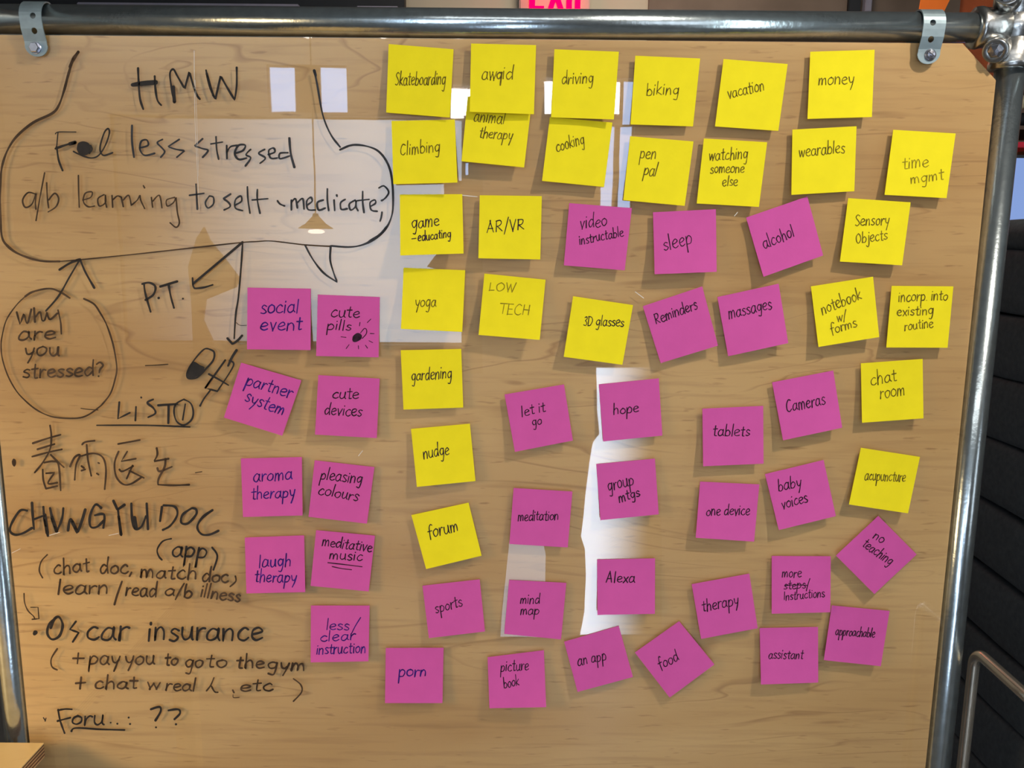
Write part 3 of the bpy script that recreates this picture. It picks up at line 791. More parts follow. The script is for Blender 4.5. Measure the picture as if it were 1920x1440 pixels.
ink('handwriting', S(0, 1080, 3.2, [(430,545),(385,620),(390,680),(430,705)]) + [W(0, 1080, '+', 530, 665, 625, 665, 90, 3.4), W(0, 1080, 'pay', 665, 665, 890, 665, 62, 3.4), W(0, 1080, 'you', 935, 665, 1155, 662, 60, 3.4),
    W(0, 1080, 'to', 1235, 668, 1330, 668, 52, 3.6), W(0, 1080, 'go', 1383, 685, 1515, 690, 58, 3.4), W(0, 1080, 'to', 1545, 680, 1695, 683, 54, 3.4), W(300, 1080, 'the', 570, 688, 775, 692, 55, 3.6),
    W(300, 1080, 'gym', 800, 695, 1085, 712, 52, 3.6)], M['marker_brown'])
ink('handwriting', [W(0, 1080, '+', 550, 855, 640, 855, 90, 3.6), W(0, 1080, 'chat', 705, 842, 1020, 845, 54, 3.6), W(0, 1080, 'w', 1100, 845, 1195, 845, 50, 3.2), W(0, 1080, 'real', 1240, 855, 1460, 862, 52, 3.2)]
    + S(0, 1080, 3, [(1605,762),(1580,820),(1548,862)], [(1585,825),(1610,868),(1635,872)]) + S(300, 1080, 3, [(545,855),(555,875)], [(1000,770),(1055,815),(1062,870),(1000,940)]) + S(300, 1080, 1.6, [(548,890),(552,912),(595,910)])
    + [W(300, 1080, 'etc', 600, 862, 840, 862, 50, 3.2)], M['marker_brown'])
ink('handwriting', S(0, 1080, 3.6, [(435,1000),(450,1080),(470,1140),(485,1180)], [(432,1008),(490,998),(540,1000)], [(430,1088),(480,1075),(530,1062)], [(830,1100)], [(880,1108)], [(965,1062)], [(975,1110)],
    [(535,1165),(570,1140),(750,1150),(935,1155)]) + S(0, 1080, 4.2, [(1130,1000),(1195,982),(1205,1015),(1165,1085)], [(1170,1135)], [(1262,1008),(1335,1000),(1350,1030),(1308,1075)], [(1320,1112)])
    + S(0, 1080, 2, [(325,1062),(340,1085)], [(345,1065),(338,1090)]) + [W(0, 1080, 'oru', 535, 1115, 775, 1112, 66, 3.6)], M['marker'])
for it in S(0, 500, 2.0, [(1090,742),(1180,738),(1260,732)]) + S(0, 780, 1.6, [(1465,425),(1515,418)]) + S(0, 500, 1.5, [(605,1062),(660,1070),(735,1075)]):
    ink('marker_tick', [it], M['marker_brown'])
# scratches and seams on the sheet
ink('sheet_scratch', [(0.9, [(364, 95), (365, 200), (369, 300), (374, 395)]), (0.7, [(366, 150), (370, 250), (372, 330)])], M['scuff'], label='pale vertical scratch line in the clear sheet')
for it in [(1.3, [(1191, 547), (1207, 559)]), (1.6, [(1377, 405), (1383, 398)]), (1.0, [(672, 855), (680, 845)]), (1.0, [(22, 1037), (38, 1029)]), (1.2, [(204, 1004), (222, 1000)]), (1.4, [(866, 366), (895, 369)]),
                      (1.2, [(92, 1004), (112, 998)])]:
    ink('sheet_scratch', [it], M['scuff'])

# ---------------------------------------------------------------- sticky notes
# text lines: crop origin (ox, oy), baseline x0,y0 -> x1,y1, x-height, all in crop units of 4.8 per pixel
Y_, P_ = 'yellow', 'pink'
def_notes = [
 (Y_, [(728.8,82.5),(850.4,92.3),(843.3,220.4),(724,211)], .004, 'y', 1.7, (700,60), [('Skateboarding',195,480,645,472,68)], 'yellow sticky note reading "Skateboarding", leftmost of the top row', 0),
 (Y_, [(883.3,81.5),(1005.2,84.6),(1001,214.2),(880.6,209.6)], .0065, 'y', 1.7, (700,60), [('aw',975,430,1100,430,72),('q',1105,430,1150,430,68),('id',1160,425,1250,425,72)], 'yellow sticky note with "aw?id" partly overwritten, overlapping the "animal therapy" note', .0012),
 (Y_, [(1039.6,92.3),(1160.4,97),(1151,224),(1033.3,220)], .0065, 'y', 1.7, (1000,60), [('driving',255,470,535,458,62)], 'yellow sticky note reading "driving" in the top row', .0012),
 (Y_, [(1191.3,104.4),(1312.9,109.6),(1299.4,237),(1182.3,233.3)], .0035, 'y', 1.7, (1000,60), [('biking',1015,570,1305,560,62)], 'yellow sticky note reading "biking" in the top row', 0),
 (Y_, [(1356.7,110.6),(1477,120),(1459.4,245.4),(1340.6,237)], .004, 'y', 1.7, (1300,60), [('vacation',315,600,640,525,62)], 'yellow sticky note reading "vacation" in the top row', 0),
 (Y_, [(1519.4,97),(1640,93.3),(1634.8,219.4),(1514,223)], .005, 'y', 1.7, (1300,60), [('money',1125,475,1440,465,62)], 'yellow sticky note reading "money", rightmost of the top row', 0),
 (Y_, [(734,226.7),(852.7,224.2),(857.7,342.3),(737.5,345.4)], .013, 'y', 1.7, (700,60), [('Climbing',240,1110,595,1075,62)], 'yellow sticky note reading "Climbing" below "Skateboarding"', 0),
 (Y_, [(877,181),(997,192),(982.7,314),(865.2,302.3)], .008, 'y', 1.7, (700,60), [('animal',900,800,1175,825,68),('therapy',950,945,1245,975,56)], 'yellow sticky note reading "animal therapy", tucked under another yellow note', 0),
 (Y_, [(1031,219.4),(1148.3,229.8),(1132.7,350.6),(1016.3,339.2)], .006, 'y', 1.7, (1000,60), [('cooking',210,1075,460,1010,62)], 'yellow sticky note reading "cooking" just below "driving"', 0),
 (Y_, [(1181.7,255.4),(1300.4,265.2),(1283.8,386),(1168.8,375.2)], .005, 'y', 1.7, (1000,60), [('pen',955,1135,1100,1140,66),('pal',990,1285,1100,1300,64)], 'yellow sticky note reading "pen pal" below "biking"', 0),
 (Y_, [(1319.8,259.6),(1438.5,266.7),(1423,388),(1306.3,381.5)], .005, 'y', 1.7, (1300,60), [('watching',140,1155,485,1140,60),('someone',150,1270,455,1262,54),('else',258,1385,395,1385,54)], 'yellow sticky note reading "watching someone else"', 0),
 (Y_, [(1485.8,243),(1606,236.7),(1601.9,358.5),(1483.8,365.4)], .004, 'y', 1.7, (1300,60), [('wearables',950,1125,1360,1085,62)], 'yellow sticky note reading "wearables" below "money"', 0),
 (Y_, [(1674.8,243.3),(1791.9,250.2),(1774.8,371.5),(1658.5,365.2)], .005, 'l', 1.6, (1480,220), [('time',1020,465,1250,440,62),('mgmt',1090,595,1385,560,56)], 'yellow sticky note reading "time mgmt", near the right upright pipe', 0),
 (Y_, [(749.6,364.6),(866.7,364),(869.2,475.4),(750.6,479)], .016, 'k', 1.8, (700,340), [('game',345,425,590,400,66),('-',340,545,385,540,46),('educating',402,540,695,502,46)], 'yellow sticky note reading "game -educating" with a shaded top edge', 0),
 (Y_, [(899.6,366),(1016,367.7),(1013,486.5),(896.9,484.2)], .008, 'k', 1.8, (700,340), [('AR/VR',1020,465,1355,430,62)], 'yellow sticky note reading "AR/VR"', 0),
 (Y_, [(1590.4,371.5),(1707.5,379.4),(1691.5,497.5),(1574.8,490.4)], .0055, 'y', 1.7, (1480,220), [('Sensory',590,975,895,965,58),('Objects',600,1135,880,1100,54)], 'yellow sticky note reading "Sensory Objects"', 0),
 (P_, [(1067.3,380.8),(1184.8,390.2),(1171.3,506.9),(1057.3,497.5)], .0055, 'k', 1.7, (1000,360), [('video',420,330,660,305,66),('instructable',415,475,810,395,50)], 'pink sticky note reading "video instructable"', 0),
 (P_, [(1224.4,398),(1342.3,392.3),(1343.8,509.6),(1227.5,514.2)], .009, 'k', 1.7, (1000,360), [('sleep',1175,530,1430,460,72)], 'pink sticky note reading "sleep"', 0),
 (P_, [(1399,408),(1513.8,368.3),(1543.5,479),(1431.5,519)], .006, 'k', 1.7, (1320,360), [('alcohol',545,515,815,395,64)], 'pink sticky note reading "alcohol", tilted anticlockwise', 0),
 (Y_, [(756.7,502),(872.3,506.7),(866.7,622.3),(751.7,616.7)], .015, 'y', 1.7, (700,340), [('yoga',375,1130,560,1125,60)], 'yellow sticky note reading "yoga" with a shaded top edge', 0),
 (Y_, [(908.3,513),(1023,524.4),(1011.9,637.3),(897.3,628)], .013, 'l', 1.5, (700,340), [('LOW',1035,985,1270,995,48),('TECH',1130,1190,1400,1205,58)], 'yellow sticky note reading "LOW TECH" in faint capitals', 0),
 (Y_, [(1074.6,555.4),(1187,572),(1167,684),(1057,669)], .006, 'k', 1.7, (1000,360), [('3D glasses',450,1200,810,1210,52)], 'yellow sticky note reading "3D glasses"', 0),
 (P_, [(1205.2,574.2),(1316.7,537),(1346.3,648),(1238.8,680.8)], .006, 'k', 1.8, (1000,360), [('Reminders',1105,1190,1480,1050,56)], 'pink sticky note reading "Reminders", tilted anticlockwise', 0),
 (P_, [(1345,557),(1460,532),(1478,643.3),(1365.4,668)], .006, 'k', 1.8, (1320,360), [('massages',225,1140,610,1050,62)], 'pink sticky note reading "massages"', 0),
 (Y_, [(1520.4,537),(1637,518.8),(1648.5,632),(1534.6,650.6)], .009, 'y', 1.7, (1420,500), [('notebook',585,430,940,290,62),('w/',718,495,800,480,48),('forms',665,610,895,535,52)], 'yellow sticky note reading "notebook w/ forms", bottom edge lifted', 0),
 (Y_, [(1672,536),(1787.7,537),(1776.7,652),(1661.7,651.5)], .0055, 'y', 1.7, (1420,500), [('incorp. into',1268,315,1710,300,54),('existing',1255,445,1580,430,50),('routine',1325,575,1580,545,50)], 'yellow sticky note reading "incorp. into existing routine"', 0),
 (Y_, [(1614.2,681.3),(1730,673),(1731.5,784.4),(1616.3,792.7)], .0055, 'y', 1.7, (1420,500), [('chat',1020,1070,1250,1025,66),('room',1105,1185,1325,1155,64)], 'yellow sticky note reading "chat room"', 0),
 (P_, [(464,539.2),(582.7,541.3),(582.3,656.5),(463.1,655)], .007, 'b', 2.3, (400,520), [('social',425,325,760,320,72),('event',420,480,790,475,72)], 'pink sticky note reading "social event" in blue pen', 0),
 (P_, [(595.8,552.3),(712,557),(709.8,670),(592.7,667.5)], .005, 'k', 2.0, (400,520), [('cute',1055,355,1310,360,58),('pills',1020,470,1235,478,50)], 'pink sticky note reading "cute pills" with a radiating capsule doodle', 0),
 (P_, [(452,680),(565.2,713.3),(529.2,817),(419.8,783)], .006, 'b', 2.2, (400,520), [('partner',285,965,690,1085,66),('system',275,1110,620,1240,66)], 'pink sticky note reading "partner system", tilted clockwise', 0),
 (P_, [(596.9,703.3),(711.9,710),(706.3,821.5),(590.6,814.8)], .005, 'k', 2.0, (400,520), [('cute',1070,1090,1300,1095,58),('devices',995,1235,1330,1250,58)], 'pink sticky note reading "cute devices"', 0),
 (Y_, [(751.3,656.7),(864.8,654.2),(868.5,764.2),(756.5,768)], .003, 'k', 1.7, (720,600), [('gardening',245,545,605,520,60)], 'yellow sticky note reading "gardening"', 0),
 (Y_, [(770.6,804.2),(881,794.4),(891.5,902),(781.7,913)], .006, 'k', 1.8, (720,600), [('nudge',355,1250,585,1210,66)], 'yellow sticky note reading "nudge"', 0),
 (Y_, [(771.3,965.8),(878.5,942.5),(903,1042),(799,1067)], .005, 'k', 1.9, (740,880), [('forum',305,620,570,550,66)], 'yellow sticky note reading "forum", lowest yellow note, tilted anticlockwise', 0),
 (P_, [(946,739.6),(1057.5,720.8),(1074.2,826),(965.4,847.3)], .0055, 'k', 1.8, (720,600), [('let it',1240,870,1450,825,52),('go',1335,955,1420,935,46)], 'pink sticky note reading "let it go"', 0),
 (P_, [(1122.7,720.8),(1235.2,709.4),(1242,816.7),(1131,827.7)], .0035, 'k', 1.9, (1080,660), [('hope',335,565,560,540,52)], 'pink sticky note reading "hope"', 0),
 (P_, [(1316.9,766.3),(1431,761),(1431.7,869.4),(1318.5,874.2)], .0055, 'k', 1.8, (1080,660), [('tablets',1230,755,1560,755,56)], 'pink sticky note reading "tablets"', 0),
 (P_, [(1447.7,717),(1562.3,694.8),(1579.2,802),(1468.3,825.6)], .0065, 'k', 1.8, (1420,500), [('Cameras',265,1310,610,1235,64)], 'pink sticky note reading "Cameras"', 0),
 (Y_, [(1614.2,839.6),(1725,856.7),(1702.5,962.5),(1591.7,945.8)], .006, 'y', 1.6, (1400,800), [('acupuncture',1060,480,1425,495,54)], 'yellow sticky note reading "acupuncture", lowest yellow note on the right', 0),
 (P_, [(1434.4,889),(1544.2,862.5),(1567.3,967.7),(1460.4,993.8)], .006, 'k', 1.8, (1400,800), [('baby',285,580,490,540,62),('voices',320,740,550,680,58)], 'pink sticky note reading "baby voices"', 0),
 (P_, [(1646.9,967.3),(1718.8,1039.6),(1639.4,1113.8),(1567.3,1041.7)], .0055, 'k', 1.8, (1400,800), [('no',1130,1000,1215,1050,52),('teaching',1035,1070,1285,1245,52)], 'pink sticky note reading "no teaching", turned like a diamond', 0),
 (P_, [(1447,1042.5),(1557.7,1043),(1557,1148),(1447,1150.8)], .0055, 'k', 1.6, (1380,1020), [('more',412,300,585,298,50),('steps/',430,405,655,400,46),('Instructions',430,508,795,475,46)], 'pink sticky note reading "more Instructions" with a crossed-out word', 0),
 (P_, [(1559.6,1135.2),(1668,1145.6),(1651.5,1249.2),(1544.6,1237.7)], .005, 'k', 1.7, (1380,1020), [('approachable',893,818,1245,842,46)], 'pink sticky note reading "approachable"', 0),
 (P_, [(1424.4,1177.7),(1533.8,1175.6),(1534.2,1279.8),(1426.9,1283.5)], .006, 'k', 1.7, (1380,1020), [('assistant',290,1030,600,1038,48)], 'pink sticky note reading "assistant", lowest right', 0),
 (P_, [(1296.9,1095.4),(1405,1075.6),(1420.8,1178),(1314.6,1198)], .004, 'k', 1.9, (1040,1060), [('therapy',1330,415,1655,355,58)], 'pink sticky note reading only "therapy"', 0),
 (P_, [(1190.4,1223.5),(1273.3,1164.8),(1339.6,1245.8),(1255.6,1308)], .004, 'k', 1.8, (1040,1060), [('food',950,940,1120,855,58)], 'pink sticky note reading "food", strongly tilted anticlockwise', 0),
 (P_, [(1057.7,1203.3),(1160.2,1173.5),(1186.9,1269.4),(1083,1297.5)], .004, 'k', 1.8, (1040,1060), [('an app',210,905,465,850,56)], 'pink sticky note reading "an app"', 0),
 (P_, [(1119.6,1049),(1228.3,1046.9),(1228,1151),(1120.2,1153)], .006, 'k', 1.9, (1080,840), [('Alexa',270,1210,525,1210,54)], 'pink sticky note with one capitalised word beginning with A, below "group mtgs"', 0),
 (P_, [(1118,870.2),(1228,859.8),(1235.2,964.4),(1125.8,975.4)], .0055, 'k', 1.9, (1080,840), [('group',290,390,520,330,64),('mtgs',390,490,575,435,50)], 'pink sticky note reading "group mtgs"', 0),
 (P_, [(1312.7,903),(1423.8,908.3),(1414,1015.6),(1304.4,1008.3)], .006, 'k', 1.8, (1080,840), [('one device',1170,610,1560,600,54)], 'pink sticky note reading "one device"', 0),
 (P_, [(963,915),(1073.3,921.7),(1064.6,1026.5),(955.2,1020)], .004, 'k', 1.8, (740,880), [('meditation',1108,465,1470,455,52)], 'pink sticky note reading "meditation"', 0),
 (P_, [(954.6,1087.3),(1061.9,1093),(1052,1199),(945.4,1188.5)], .003, 'k', 1.8, (740,880), [('mind',1128,1208,1300,1208,48),('map',1130,1305,1295,1305,48)], 'pink sticky note reading "mind map"', 0),
 (P_, [(792,1098.3),(899.4,1086.3),(909.4,1184),(804.2,1196.5)], .0045, 'k', 1.8, (740,880), [('sports',370,1300,610,1230,56)], 'pink sticky note reading "sports"', 0),
 (P_, [(723.3,1215),(831.7,1214.6),(829.6,1318.3),(721.9,1318.3)], .005, 'b', 2.2, (700,1100), [('porn',225,810,475,805,60)], 'pink sticky note with one four-letter word in blue pen, leftmost of the lowest notes', 0),
 (P_, [(914.2,1232.3),(1019.8,1219.2),(1024,1326),(917.7,1328)], .011, 'k', 1.7, (700,1100), [('picture',1145,765,1395,748,56),('book',1175,912,1310,885,50)], 'pink sticky note reading "picture book" with a darker folded top edge', 0),
 (P_, [(451.5,859.6),(566,857),(567.3,966.5),(455.6,969.4)], .006, 'b', 2.2, (400,820), [('aroma',358,400,705,378,66),('therapy',340,555,730,535,62)], 'pink sticky note reading "aroma therapy"', 0),
 (P_, [(590,863),(702,875.8),(688,981.9),(578.5,969)], .004, 'k', 2.0, (400,820), [('pleasing',960,375,1330,415,58),('colours',940,510,1295,575,56)], 'pink sticky note reading "pleasing colours"', 0),
 (P_, [(459,1008),(570.2,1003.8),(572.3,1110.2),(461.9,1112.7)], .005, 'b', 2.2, (400,820), [('laugh',410,1175,695,1155,64),('therapy',370,1305,740,1300,62)], 'pink sticky note reading "laugh therapy"', 0),
 (P_, [(592.7,994),(703,1004.4),(691.3,1109),(582.3,1098.5)], .004, 'k', 2.0, (400,820), [('meditative',975,975,1420,1030,52),('music',1040,1095,1335,1112,50)], 'pink sticky note reading "meditative music", underlined twice', 0),
 (P_, [(583,1135.5),(693,1135.5),(690.8,1240),(582.5,1242)], .0055, 'b', 2.0, (300,1080), [('less',1245,405,1415,402,46),('clear',1200,492,1460,477,42),('instruction',1172,588,1540,575,46)], 'pink sticky note reading "less/ clear instruction"', 0),
]
NG = {'yellow': 'yellow sticky notes on the board', 'pink': 'pink sticky notes on the board'}
pens = {'y': 'pen_y', 'k': 'pen_k', 'l': 'pen_l', 'b': 'pen_b'}
NX, NT = 8, 12


def make_note(idx, colr, q, d, pen, pw, org, lines, label, base):
    TL, TR, BR_, BL_ = q
    rs = random.Random(idx)
    tw = rs.uniform(-0.22, 0.22)
    scale4 = 4.0 if org == (300, 1080) else 4.8

    def depth(u, t):
        dd = d * (1 + tw * (u - 0.5) * 2)
        s = max(0.0, (t - 0.16) / 0.84)
        return -(0.0008 + base + dd * (0.35 * s + 0.65 * s ** 1.7) + 0.0009 * math.sin(u * math.pi) * s * (1 if idx % 2 else -1) * (1 if d > .004 else .6))

    def pix(u, t):
        a = (TL[0] + (TR[0] - TL[0]) * u, TL[1] + (TR[1] - TL[1]) * u); b = (BL_[0] + (BR_[0] - BL_[0]) * u, BL_[1] + (BR_[1] - BL_[1]) * u)
        return a[0] + (b[0] - a[0]) * t, a[1] + (b[1] - a[1]) * t

    def surf(u, t, off=0.0):
        px, py = pix(u, t)
        return un(px, py, depth(u, t) - off)
    # inverse: pixel -> (u, t), a few Newton steps
    def inv(px, py):
        u = t = 0.5
        for _ in range(6):
            x, y = pix(u, t)
            x1, y1 = pix(u + .01, t); x2, y2 = pix(u, t + .01)
            a, b, c, e = (x1 - x) / .01, (x2 - x) / .01, (y1 - y) / .01, (y2 - y) / .01
            det = a * e - b * c
            dx, dy = px - x, py - y
            u += (e * dx - b * dy) / det; t += (-c * dx + a * dy) / det
        return u, t

    def mp(px, py):
        u, t = inv(px, py)
        u = min(max(u, 0.012), 0.988); t = min(max(t, 0.012), 0.988)
        return surf(u, t, 0.0003)
    origin = surf(0.5, 0.0)
    bm = bmesh.new()
    fr = [[bm.verts.new(surf(i / NX, j / NT)) for i in range(NX + 1)] for j in range(NT + 1)]
    bk = [[bm.verts.new(surf(i / NX, j / NT) + Vector((0, 0.00022, 0))) for i in range(NX + 1)] for j in range(NT + 1)]
    for j in range(NT):
        for i in range(NX):
            bm.faces.new((fr[j][i], fr[j + 1][i], fr[j + 1][i + 1], fr[j][i + 1]))
            bm.faces.new((bk[j][i], bk[j][i + 1], bk[j + 1][i + 1], bk[j + 1][i]))
    for i in range(NX):
        bm.faces.new((fr[0][i], fr[0][i + 1], bk[0][i + 1], bk[0][i])); bm.faces.new((fr[NT][i + 1], fr[NT][i], bk[NT][i], bk[NT][i + 1]))
    for j in range(NT):
        bm.faces.new((fr[j + 1][0], fr[j][0], bk[j][0], bk[j + 1][0])); bm.faces.new((fr[j][NX], fr[j + 1][NX], bk[j + 1][NX], bk[j][NX]))
    bmesh.ops.recalc_face_normals(bm, faces=bm.faces)
    for f in bm.faces:
        f.smooth = True
    for e in bm.edges:
        if len(e.link_faces) == 2 and e.calc_face_angle(0) > 0.7: e.smooth = False
    for v in bm.verts: v.co -= origin
    root = empty('sticky_note', origin)
    tag(root, label, 'sticky note', NG[colr])
    link('paper', bm, M[colr], root)
    bm = bmesh.new()
    mt = M[pens[pen]]
    s = scale4
    for (t, x0, y0, x1, y1, xh) in lines:
        fat = 1.5 if t == 'q' else 1.0
        write(bm, t, org[0] + x0 / s, org[1] + y0 / s, org[0] + x1 / s, org[1] + y1 / s, xh / s, pw * fat, mp, 0.16, 0.06)
    ex = extras.get(idx)
    if ex:
        for wd, pts in ex:
            pp = [(org[0] + x / s, org[1] + y / s) for x, y in pts]
            if wd == 'f': blob(bm, pp, mp)
            else: ribbon(bm, pp, wd, mp)
    bmesh.ops.recalc_face_normals(bm, faces=bm.faces)
    for v in bm.verts: v.co -= origin
    link('handwriting', bm, mt, root)
    return root


extras = {
 28: [(1.6, [(1325,500),(1360,460),(1380,475),(1375,510),(1340,550)]), ('f', [(1250,560),(1260,525),(1300,500),(1335,520),(1330,555),(1290,580),(1260,580)]),
      (1.4, [(1320,405),(1315,438)]), (1.4, [(1418,375),(1385,408)]), (1.4, [(1412,505),(1448,507)]), (1.4, [(1400,570),(1435,588)]), (1.4, [(1368,610),(1388,638)]),
      (1.4, [(1305,615),(1307,645)]), (1.4, [(1222,605),(1195,642)]), (1.4, [(1148,535),(1195,540)])],
 41: [(1.6, [(440,375),(520,368),(640,372)])],
 58: [(1.9, [(1030,1128),(1180,1145),(1340,1165)]), (1.7, [(1068,1162),(1150,1180),(1245,1192)])],
 59: [(1.9, [(1505,310),(1465,375),(1430,445)])],
}
for i, n in enumerate(def_notes):
    make_note(i, *n)

# ---------------------------------------------------------------- plywood table, front left
tb = empty('plywood_table')
c0 = un(82, 1393, -0.02)
TX, TZ = c0.x, c0.z
tb.location = (TX - 0.3, -0.32, 0)
tag(tb, 'pale plywood table with layered edges at the lower left, in front of the board', 'table')
TL_ = tb.location.copy()


def tp(name, lo, hi, mt, bev=0.0):
    return bxo(name, Vector(lo) - TL_, Vector(hi) - TL_, mt, tb, bev)


y1, y0 = -0.02, -0.62; x0, x1 = TX - 0.6, TX
tp('veneer_top', (x0, y0, TZ - 0.0016), (x1, y1, TZ), M['ply'])
zz = TZ - 0.0016
for k in range(8):
    th = 0.0023
    ins = 0.0 if k % 2 == 0 else 0.0004
    tp('ply_layer', (x0 + ins, y0 + ins, zz - th), (x1 - ins, y1 - ins, zz), M['ply_dark'] if k % 2 == 0 else M['ply_mid']); zz -= th
for lx, ly in ((x0 + .03, y0 + .03), (x1 - .07, y0 + .03), (x0 + .03, y1 - .07), (x1 - .07, y1 - .07)):
    tp('leg', (lx, ly, 0), (lx + .04, ly + .04, zz), M['ply_mid'], 0.003)

# ---------------------------------------------------------------- black chair beside the board
ch = empty('lounge_chair', (0.95, 0.15, 0))
tag(ch, 'high black leather chair with padded channels and a chrome tube arm, right of the board', 'chair')
CL = ch.location.copy()
CX = 0.735


def chp(name, bm, mt, sm=True):
    for v in bm.verts: v.co -= CL
    return link(name, bm, mt, ch, sm)


zb = 0.36; dz = 0.0995
ztop_c = un(1885, 462, 0.2).z
nr = int((ztop_c - zb) / dz)
zb = ztop_c - nr * dz
for k in range(nr):
    bm = bmesh.new()
    z0 = zb + k * dz; prof = []
    for a in range(0, 181, 12):
        t = a / 180
        prof.append((CX + 0.022 - 0.020 * math.sin(R(a)) ** 0.35 - (z0 - 0.9) * -0.02, z0 + 0.0015 + (dz - 0.003) * (0.5 - 0.5 * math.cos(R(a)))))
    ys = [-0.16, -0.15, -0.12] + [-0.05 + 0.07 * i for i in range(8)] + [0.49, 0.52, 0.53]
    rows = []
    for yi, yv in enumerate(ys):
        e = {0: .02, 1: .008, 2: .002}.get(min(yi, len(ys) - 1 - yi), 0)
        sag = 0.004 * math.sin(yv * 9 + k)
        rows.append([bm.verts.new((x + e + 0.0, yv, z + sag)) for x, z in prof] + [bm.verts.new((CX + 0.09, yv, prof[-1][1] + sag)), bm.verts.new((CX + 0.09, yv, prof[0][1] + sag))])
    n = len(rows[0])
    for i in range(len(rows) - 1):
        for j in range(n):
            q = (j + 1) % n
            bm.faces.new((rows[i][j], rows[i][q], rows[i + 1][q], rows[i + 1][j]))
    bm.faces.new(rows[0]); bm.faces.new(list(reversed(rows[-1])))
    bmesh.ops.recalc_face_normals(bm, faces=bm.faces)
    chp('padded_channel', bm, M['leather'])
bm = bmesh.new(); tube(bm, [(CX + 0.045, -0.17 + 0.05 * i, ztop_c + 0.004 + 0.010 * math.sin(i / 14 * math.pi)) for i in range(15)], 0.028); chp('head_roll', bm, M['leather'])
bm = bmesh.new(); box(bm, (CX + 0.09, -0.14, zb - .02), (CX + 0.115, 0.51, ztop_c), 0.008); chp('back_shell', bm, M['black'], False)
bm = bmesh.new(); box(bm, (CX + 0.10, -0.14, 0.36), (CX + 0.62, 0.5, 0.47), 0.03); chp('seat', bm, M['leather'], False)
# chrome tube: up, round the bend, and towards the viewer
AX = 0.655
pA = un(1833, 1221, 0.0); 
def atx(px, py, x):
    d = ray(px, py); return CAM + d * ((x - CAM.x) / d.x)
corner = atx(1829, 1219, AX); low = atx(1788, 1440, AX); rt = atx(1917, 1271, AX)
zA = corner.z; yA = corner.y
rr = 0.022
pts = [(AX, yA, 0.03), (AX, yA, zA - rr - .2), (AX, yA, zA - rr)]
for a in range(10, 91, 10):
    pts.append((AX, yA - rr + rr * math.cos(R(a)), zA - rr + rr * math.sin(R(a))))
pts += [(AX, yA - 0.1, zA), (AX, yA - 0.28, zA)]
for a in range(10, 91, 10):
    pts.append((AX, yA - 0.28 - rr * math.sin(R(a)), zA - rr + rr * math.cos(R(a))))
pts += [(AX, yA - 0.28 - rr, zA - .3), (AX, yA - 0.28 - rr, 0.03)]
bm = bmesh.new(); tube(bm, pts, 0.0078, 18); chp('chrome_arm', bm, M['chrome'])
bm = bmesh.new(); tube(bm, [(AX, yA, 0.03), (AX, yA, .02), (AX + .02, yA, 0.012), (AX + 0.6, yA, 0.012)], 0.0095, 16); chp('base_tube', bm, M['chrome'])
bm = bmesh.new(); tube(bm, [(AX, yA - .30, 0.03), (AX, yA - .30, .02), (AX + .02, yA - .30, 0.012), (AX + 0.6, yA - .30, 0.012)], 0.0095, 16); chp('base_tube', bm, M['chrome'])
bm = bmesh.new(); tube(bm, [(AX, yA - .02, 0.33), (AX + 0.1, yA - .02, 0.35), (AX + 0.5, yA - .02, 0.35)], 0.0095, 16); chp('seat_rail', bm, M['chrome'])

# ---------------------------------------------------------------- things on the back wall
def wrect(px0, py0, px1, py1, y):
    a = un(px0, py0, y); b = un(px1, py1, y)
    return a.x, b.z, b.x, a.z


# dark screen top left
a = wrect(-150, -330, 758, 16, 2.9)
tv = empty('wall_screen', ((a[0] + a[2]) / 2, 2.95, (a[1] + a[3]) / 2)); tag(tv, 'dark wall screen above the left half of the pipe frame', 'screen')
TV = tv.location.copy()
bxo('screen_panel', Vector((a[0], 2.90, a[1])) - TV, Vector((a[2], 2.975, a[3])) - TV, M['black'], tv, 0.006)
b_ = wrect(142, 3, 560, 30, 2.86)
bxo('lower_bezel', Vector((b_[0], 2.865, b_[1])) - TV, Vector((b_[2], 2.90, b_[3])) - TV, M['lilac'], tv, 0.004)
b_ = wrect(668, 10, 746, 30, 2.86)
bxo('bracket', Vector((b_[0], 2.865, b_[1])) - TV, Vector((b_[2], 2.90, b_[3])) - TV, M['lilac'], tv, 0.003)

# exit sign
a = wrect(974, -62, 1106, 24, 2.94)
ex = empty('exit_sign', ((a[0] + a[2]) / 2, 2.97, (a[1] + a[3]) / 2)); tag(ex, 'lit sign with red EXIT lettering above the pipe frame', 'sign')
EX = ex.location.copy()
bxo('housing', Vector((a[0], 2.94, a[1])) - EX, Vector((a[2], 2.998, a[3])) - EX, M['exit_box'], ex, 0.006)


def letter(name, rects, polys=()):
    bm = bmesh.new()
    for r in rects:
        q = wrect(r[0], r[1], r[2], r[3], 2.934)
        box(bm, (q[0], 2.932, q[1]), (q[2], 2.939, q[3]))
    for poly in polys:
        vs = [un(px, py, 2.932) for px, py in poly]
        f = [bm.verts.new(v) for v in vs]; k = [bm.verts.new(v + Vector((0, .007, 0))) for v in vs]
        bm.faces.new(f); bm.faces.new(list(reversed(k)))
        for i in range(len(f)):
            j = (i + 1) % len(f); bm.faces.new((f[i], k[i], k[j], f[j]))
    for v in bm.verts: v.co -= EX
    link(name, bm, M['exit'], ex)


